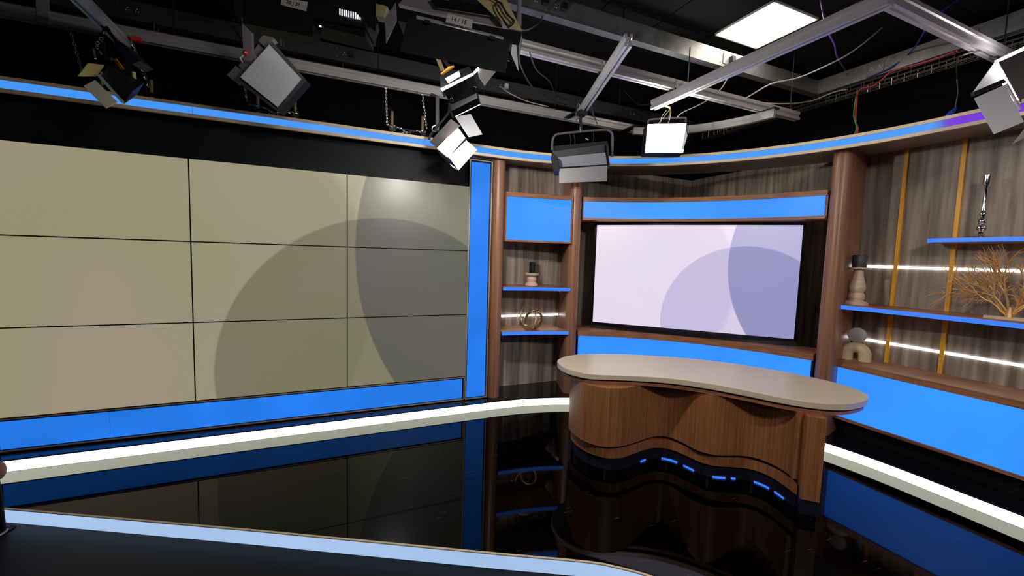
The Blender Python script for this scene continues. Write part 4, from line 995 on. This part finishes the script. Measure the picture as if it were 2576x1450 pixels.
plate(t,'l3b_pane',.006,'bracket_plate','black_metal'); MB().extr(Q('l3b_bracket'), AW*.05).build('ballast', 'ballast', t)
MB().box(Q('l3b_led')[0], (.012,.006,.006)).build('status_light', 'tiny_led', t)
emitter(t, Q('l3b_front'), .166, (.55,.70,-.45))
p = Q('l3b_front')[0]+AW*.08+(Q('l3b_front')[1]-Q('l3b_front')[0])*.3; hang(t, ZC+.005, (p.x,p.y,p.z-.03)); p = p+Vector((.2,-.05,0)); hang(t, ZC+.005, (p.x,p.y,p.z-.04))
# lamp below the long flood
t = lamp('l4', 'lit lamp seen from behind with grey barn doors and an orange strip')
plate(t,'l4_door',.004,'barn_door','black_metal_s'); plate(t,'l4_doorR',.004,'barn_door','door_brown')
MB().extr(Q('l4_top'), AW*.11).build('housing', 'black_metal', t)
MB().extr(Q('l4_glow'), AW*.01).build('lit_edge', 'spot', t); MB().extr(Q('l4_glow2'), AW*.01).build('lit_edge', 'spot', t)
MB().extr([p-AW*.012 for p in Q('l4_label')], AW*.003).build('paper_tape', 'paper', t)
MB().extr(Q('l4_yel'), AW*.02).build('gel_strip', 'orange', t); MB().extr(Q('l4_arm'), AW*.02).build('arm', 'brass_pipe', t)
for p in Q('l4_knobs'): MB().lathe([(.012,0),(.010,.012),(.004,.016)], p, 12, -AW).build('knob', 'black_gloss', t)
MB().tube(Q('l4_stem'), .012, 8).build('yoke', 'black_metal', t)
emitter(t, Q('l4_door'), .13, (.72,.48,-.5), 'spot_key', .12, 'lens')
p = Q('l4_stem')[-1]; hang(t, ZC+.005, (p.x,p.y,p.z-.02))
# lit lamp over the end of the video wall
t = lamp('l5', 'lit lamp with white open barn doors in front of the cornice')
P = Q('l5_face'); MB().extr([p-AW*.006 for p in P], AW*.008).build('lens', 'key', t)
cc = cquad(P); MB().extr([cc+(p-cc)*1.08+AW*.004 for p in P], AW*.15).build('housing', 'black_metal', t)
plate(t,'l5_doorB',.004,'barn_door','door_white'); plate(t,'l5_doorT',.004,'barn_door','door_brown'); plate(t,'l5_doorR',.004,'barn_door','door_grey'); plate(t,'l5_doorL',.004,'barn_door','door_white')  # top door's brown is dim light put into its colour
MB().tube(Q('l5_yoke'), .011, 8).build('yoke', 'black_metal', t); MB().tube(Q('l5_yoke2'), .011, 8).build('yoke', 'black_metal', t)
MB().tube(spline(Q('l5_knob'),4), .005, 6).build('tilt_handle', 'steel', t)
r_ = Q('l5_rod'); MB().tube([r_[1], r_[0], (r_[0].x, yD-.01, 3.203)], .017, 8).build('drop_arm', 'door_brown', t)
# dark lamp with grey doors
t = lamp('l6', 'unlit dark lamp with a tubular yoke and two grey barn doors')
P = Q('l6_rim'); MB().extr([p+AW*.004 for p in P], AW*.16).build('housing', 'black_metal', t); plate(t,'l6_rim',.008,'rim','black')
MB().extr([p-AW*.016 for p in Q('l6_open')], AW*.012).build('diffuser', 'diffuser_dim', t)
MB().extr(Q('l6_back'), AW*.12).build('heat_sink', 'black_metal', t)
plate(t,'l6_doorT',.004,'barn_door','black_metal'); plate(t,'l6_doorB',.004,'barn_door','door_dim'); plate(t,'l6_doorL',.004,'barn_door','black_metal'); plate(t,'l6_doorR',.004,'barn_door','black_metal')
MB().tube(spline(Q('l6_yoke'),3), .011, 8).build('yoke', 'door_brown', t)
MB().tube(Q('l6_stem'), .014, 8).build('drop_arm', 'black_metal', t)
C6 = Q('l6_cables')
for i in range(0,8,2): MB().tube([C6[i],(C6[i]+C6[i+1])/2+Vector((.01,0,-.01)),C6[i+1]], .004, 6).build('cable', 'cable_black', t)
for k_ in ('l6_pin','l6_pin2'): MB().tube(Q(k_), .006, 8).build('tilt_handle', 'steel', t)
p = Q('l6_stem')[0]; MB().bb(p.x-.04,p.x+.04,p.y-.04,p.y+.04,p.z-.03,3.122).build('clamp', 'black_metal', t)
# bright lamp
t = lamp('l7', 'brightly lit square lamp hanging under the cross rail')
P = Q('l7_face'); MB().extr([p-AW*.01 for p in P], AW*.012).build('lens', 'key', t)
cc = cquad(P); MB().extr([cc+(p-cc)*1.05+AW*.003 for p in P], AW*.12).build('housing', 'black_metal', t)
plate(t,'l7_sideR',.004,'barn_door','door_white')
MB().tube(spline(Q('l7_yoke'),3), .010, 8).build('yoke', 'door_brown', t)
s7 = Q('l7_stem'); MB().tube([s7[3], s7[2], (1.60,-1.10,3.14), (1.475,-1.12,3.135)], .010, 8).build('drop_arm', 'brass_pipe', t)
C7 = Q('l7_cables')
for i in range(0,9,3): MB().tube(spline(C7[i:i+3],4), .0035, 6).build('cable', 'cable_grey', t)
# lamp with white doors at the right
t = lamp('l8', 'lit lamp with large white barn doors above the amber battens')
plate(t,'l8_doorA',.004,'barn_door','door_white'); plate(t,'l8_doorB',.004,'barn_door','door_silver'); plate(t,'l8_doorC',.004,'barn_door','door_grey')
plate(t,'l8_panel',.006,'barn_door','door_brown'); MB().extr(Q('l8_edge'), AW*.01).build('lit_edge', 'back', t)
MB().extr(Q('l8_barB'), AW*.02).build('frame_bar', 'black', t); MB().extr(Q('l8_strip'), AW*.01).build('hinge_strip', 'aluminium', t)
P = Q('l8_panel'); MB().extr([p+Vector((.10,.06,.02)) for p in P], Vector((.16,.05,.06))).build('housing', 'black_metal', t)
MB().extr([p+Vector((.085,.05,.0)) for p in P], Vector((-.004,-.002,-.002))).build('lens', 'back', t)
p = cquad([q+Vector((.18,.09,.05)) for q in P]); MB().tube([(p.x,p.y,p.z),(p.x,p.y,3.10),(p.x,yG,3.205)], .016, 8).build('drop_arm', 'black_metal', t)

# unseen rail and three floods added to brighten desk and right wall
tR = rail((-3.6,-4.95), (3.4,-4.95), 3.20, 'added unseen aluminium rail at the open end carrying three added floods'); rods(tR, [(-3.2,-4.95),(0,-4.95),(3.0,-4.95)], 3.27)
for (x, aim, where, hm) in ((-2.7,(.35,.75,-.55),'at the video wall end of the open-side rail','added_flood_low'),(.15,(.35,.80,-.5),'in the middle of the open-side rail','added_flood'),(2.3,(.10,.85,-.55),'at the batten wall end of the open-side rail','added_flood_low')):
    t = thing('studio_lamp', (x,-4.95,3.2), 'added unseen flood lamp '+where, 'lamp', GR)
    d = Vector(aim).normalized(); ux = Vector((d.y,-d.x,0)).normalized(); uy = ux.cross(d); c = Vector((x,-4.95,2.98))
    MB().box(c-d*.05, (.72,.30,.10), (ux,uy,d)).build('housing', 'black_metal', t)
    MB().box(c+d*.004, (.50,.20,.006), (ux,uy,d)).build('tubes', hm, t)
    for sg in (-1,1):
        an = .12 if sg > 0 else .5; ld = .30 if sg > 0 else .16  # long upper door shaped to hold the added light off the ceiling gear
        MB().box(c+uy*sg*(.145+math.sin(an)*ld/2)+d*(ld/2), (.70,.004,ld), (ux,(uy*math.cos(an)-d*sg*math.sin(an)),(d*math.cos(an)+uy*sg*math.sin(an)))).build('barn_door', 'black_metal_s', t)
        MB().box(c+ux*sg*.37-d*.05, (.008,.03,.22), (ux,d,uy)).build('yoke', 'black_metal', t)
    MB().tube([c-d*.08, (x,-4.95,3.10), (x,-4.95,3.205)], .016, 8).build('drop_arm', 'black_metal', t)
# ------------------------------------------------------------------ floor pole at the edge of the stage
t = thing('floor_pole', (-3.195,-.80,ZF), 'short black pole with a brown round knob standing before the stage', 'pole')
MB().tube([(-3.195,-.80,ZF),(-3.205,-.795,.10),(-3.215,-.79,.235)], .013, 10).build('pole', 'black', t)
MB().lathe([(.004,0),(.028,.008),(.042,.03),(.046,.06),(.040,.09),(.022,.112),(.004,.12)], (-3.218,-.79,.225), 20).build('knob', 'brown_knob', t)
MB().lathe([(.05,0),(.05,.006),(.02,.010)], (-3.195,-.80,ZF), 20).build('base', 'black', t)
MB().tube(spline([(-3.16,-.83,ZF+.02),(-3.165,-.85,ZF+.008),(-3.20,-.90,ZF+.006),(-3.26,-.92,ZF+.006),(-3.34,-.90,ZF+.006)],4), .006, 6).build('cable_loop', 'cable_grey', t)
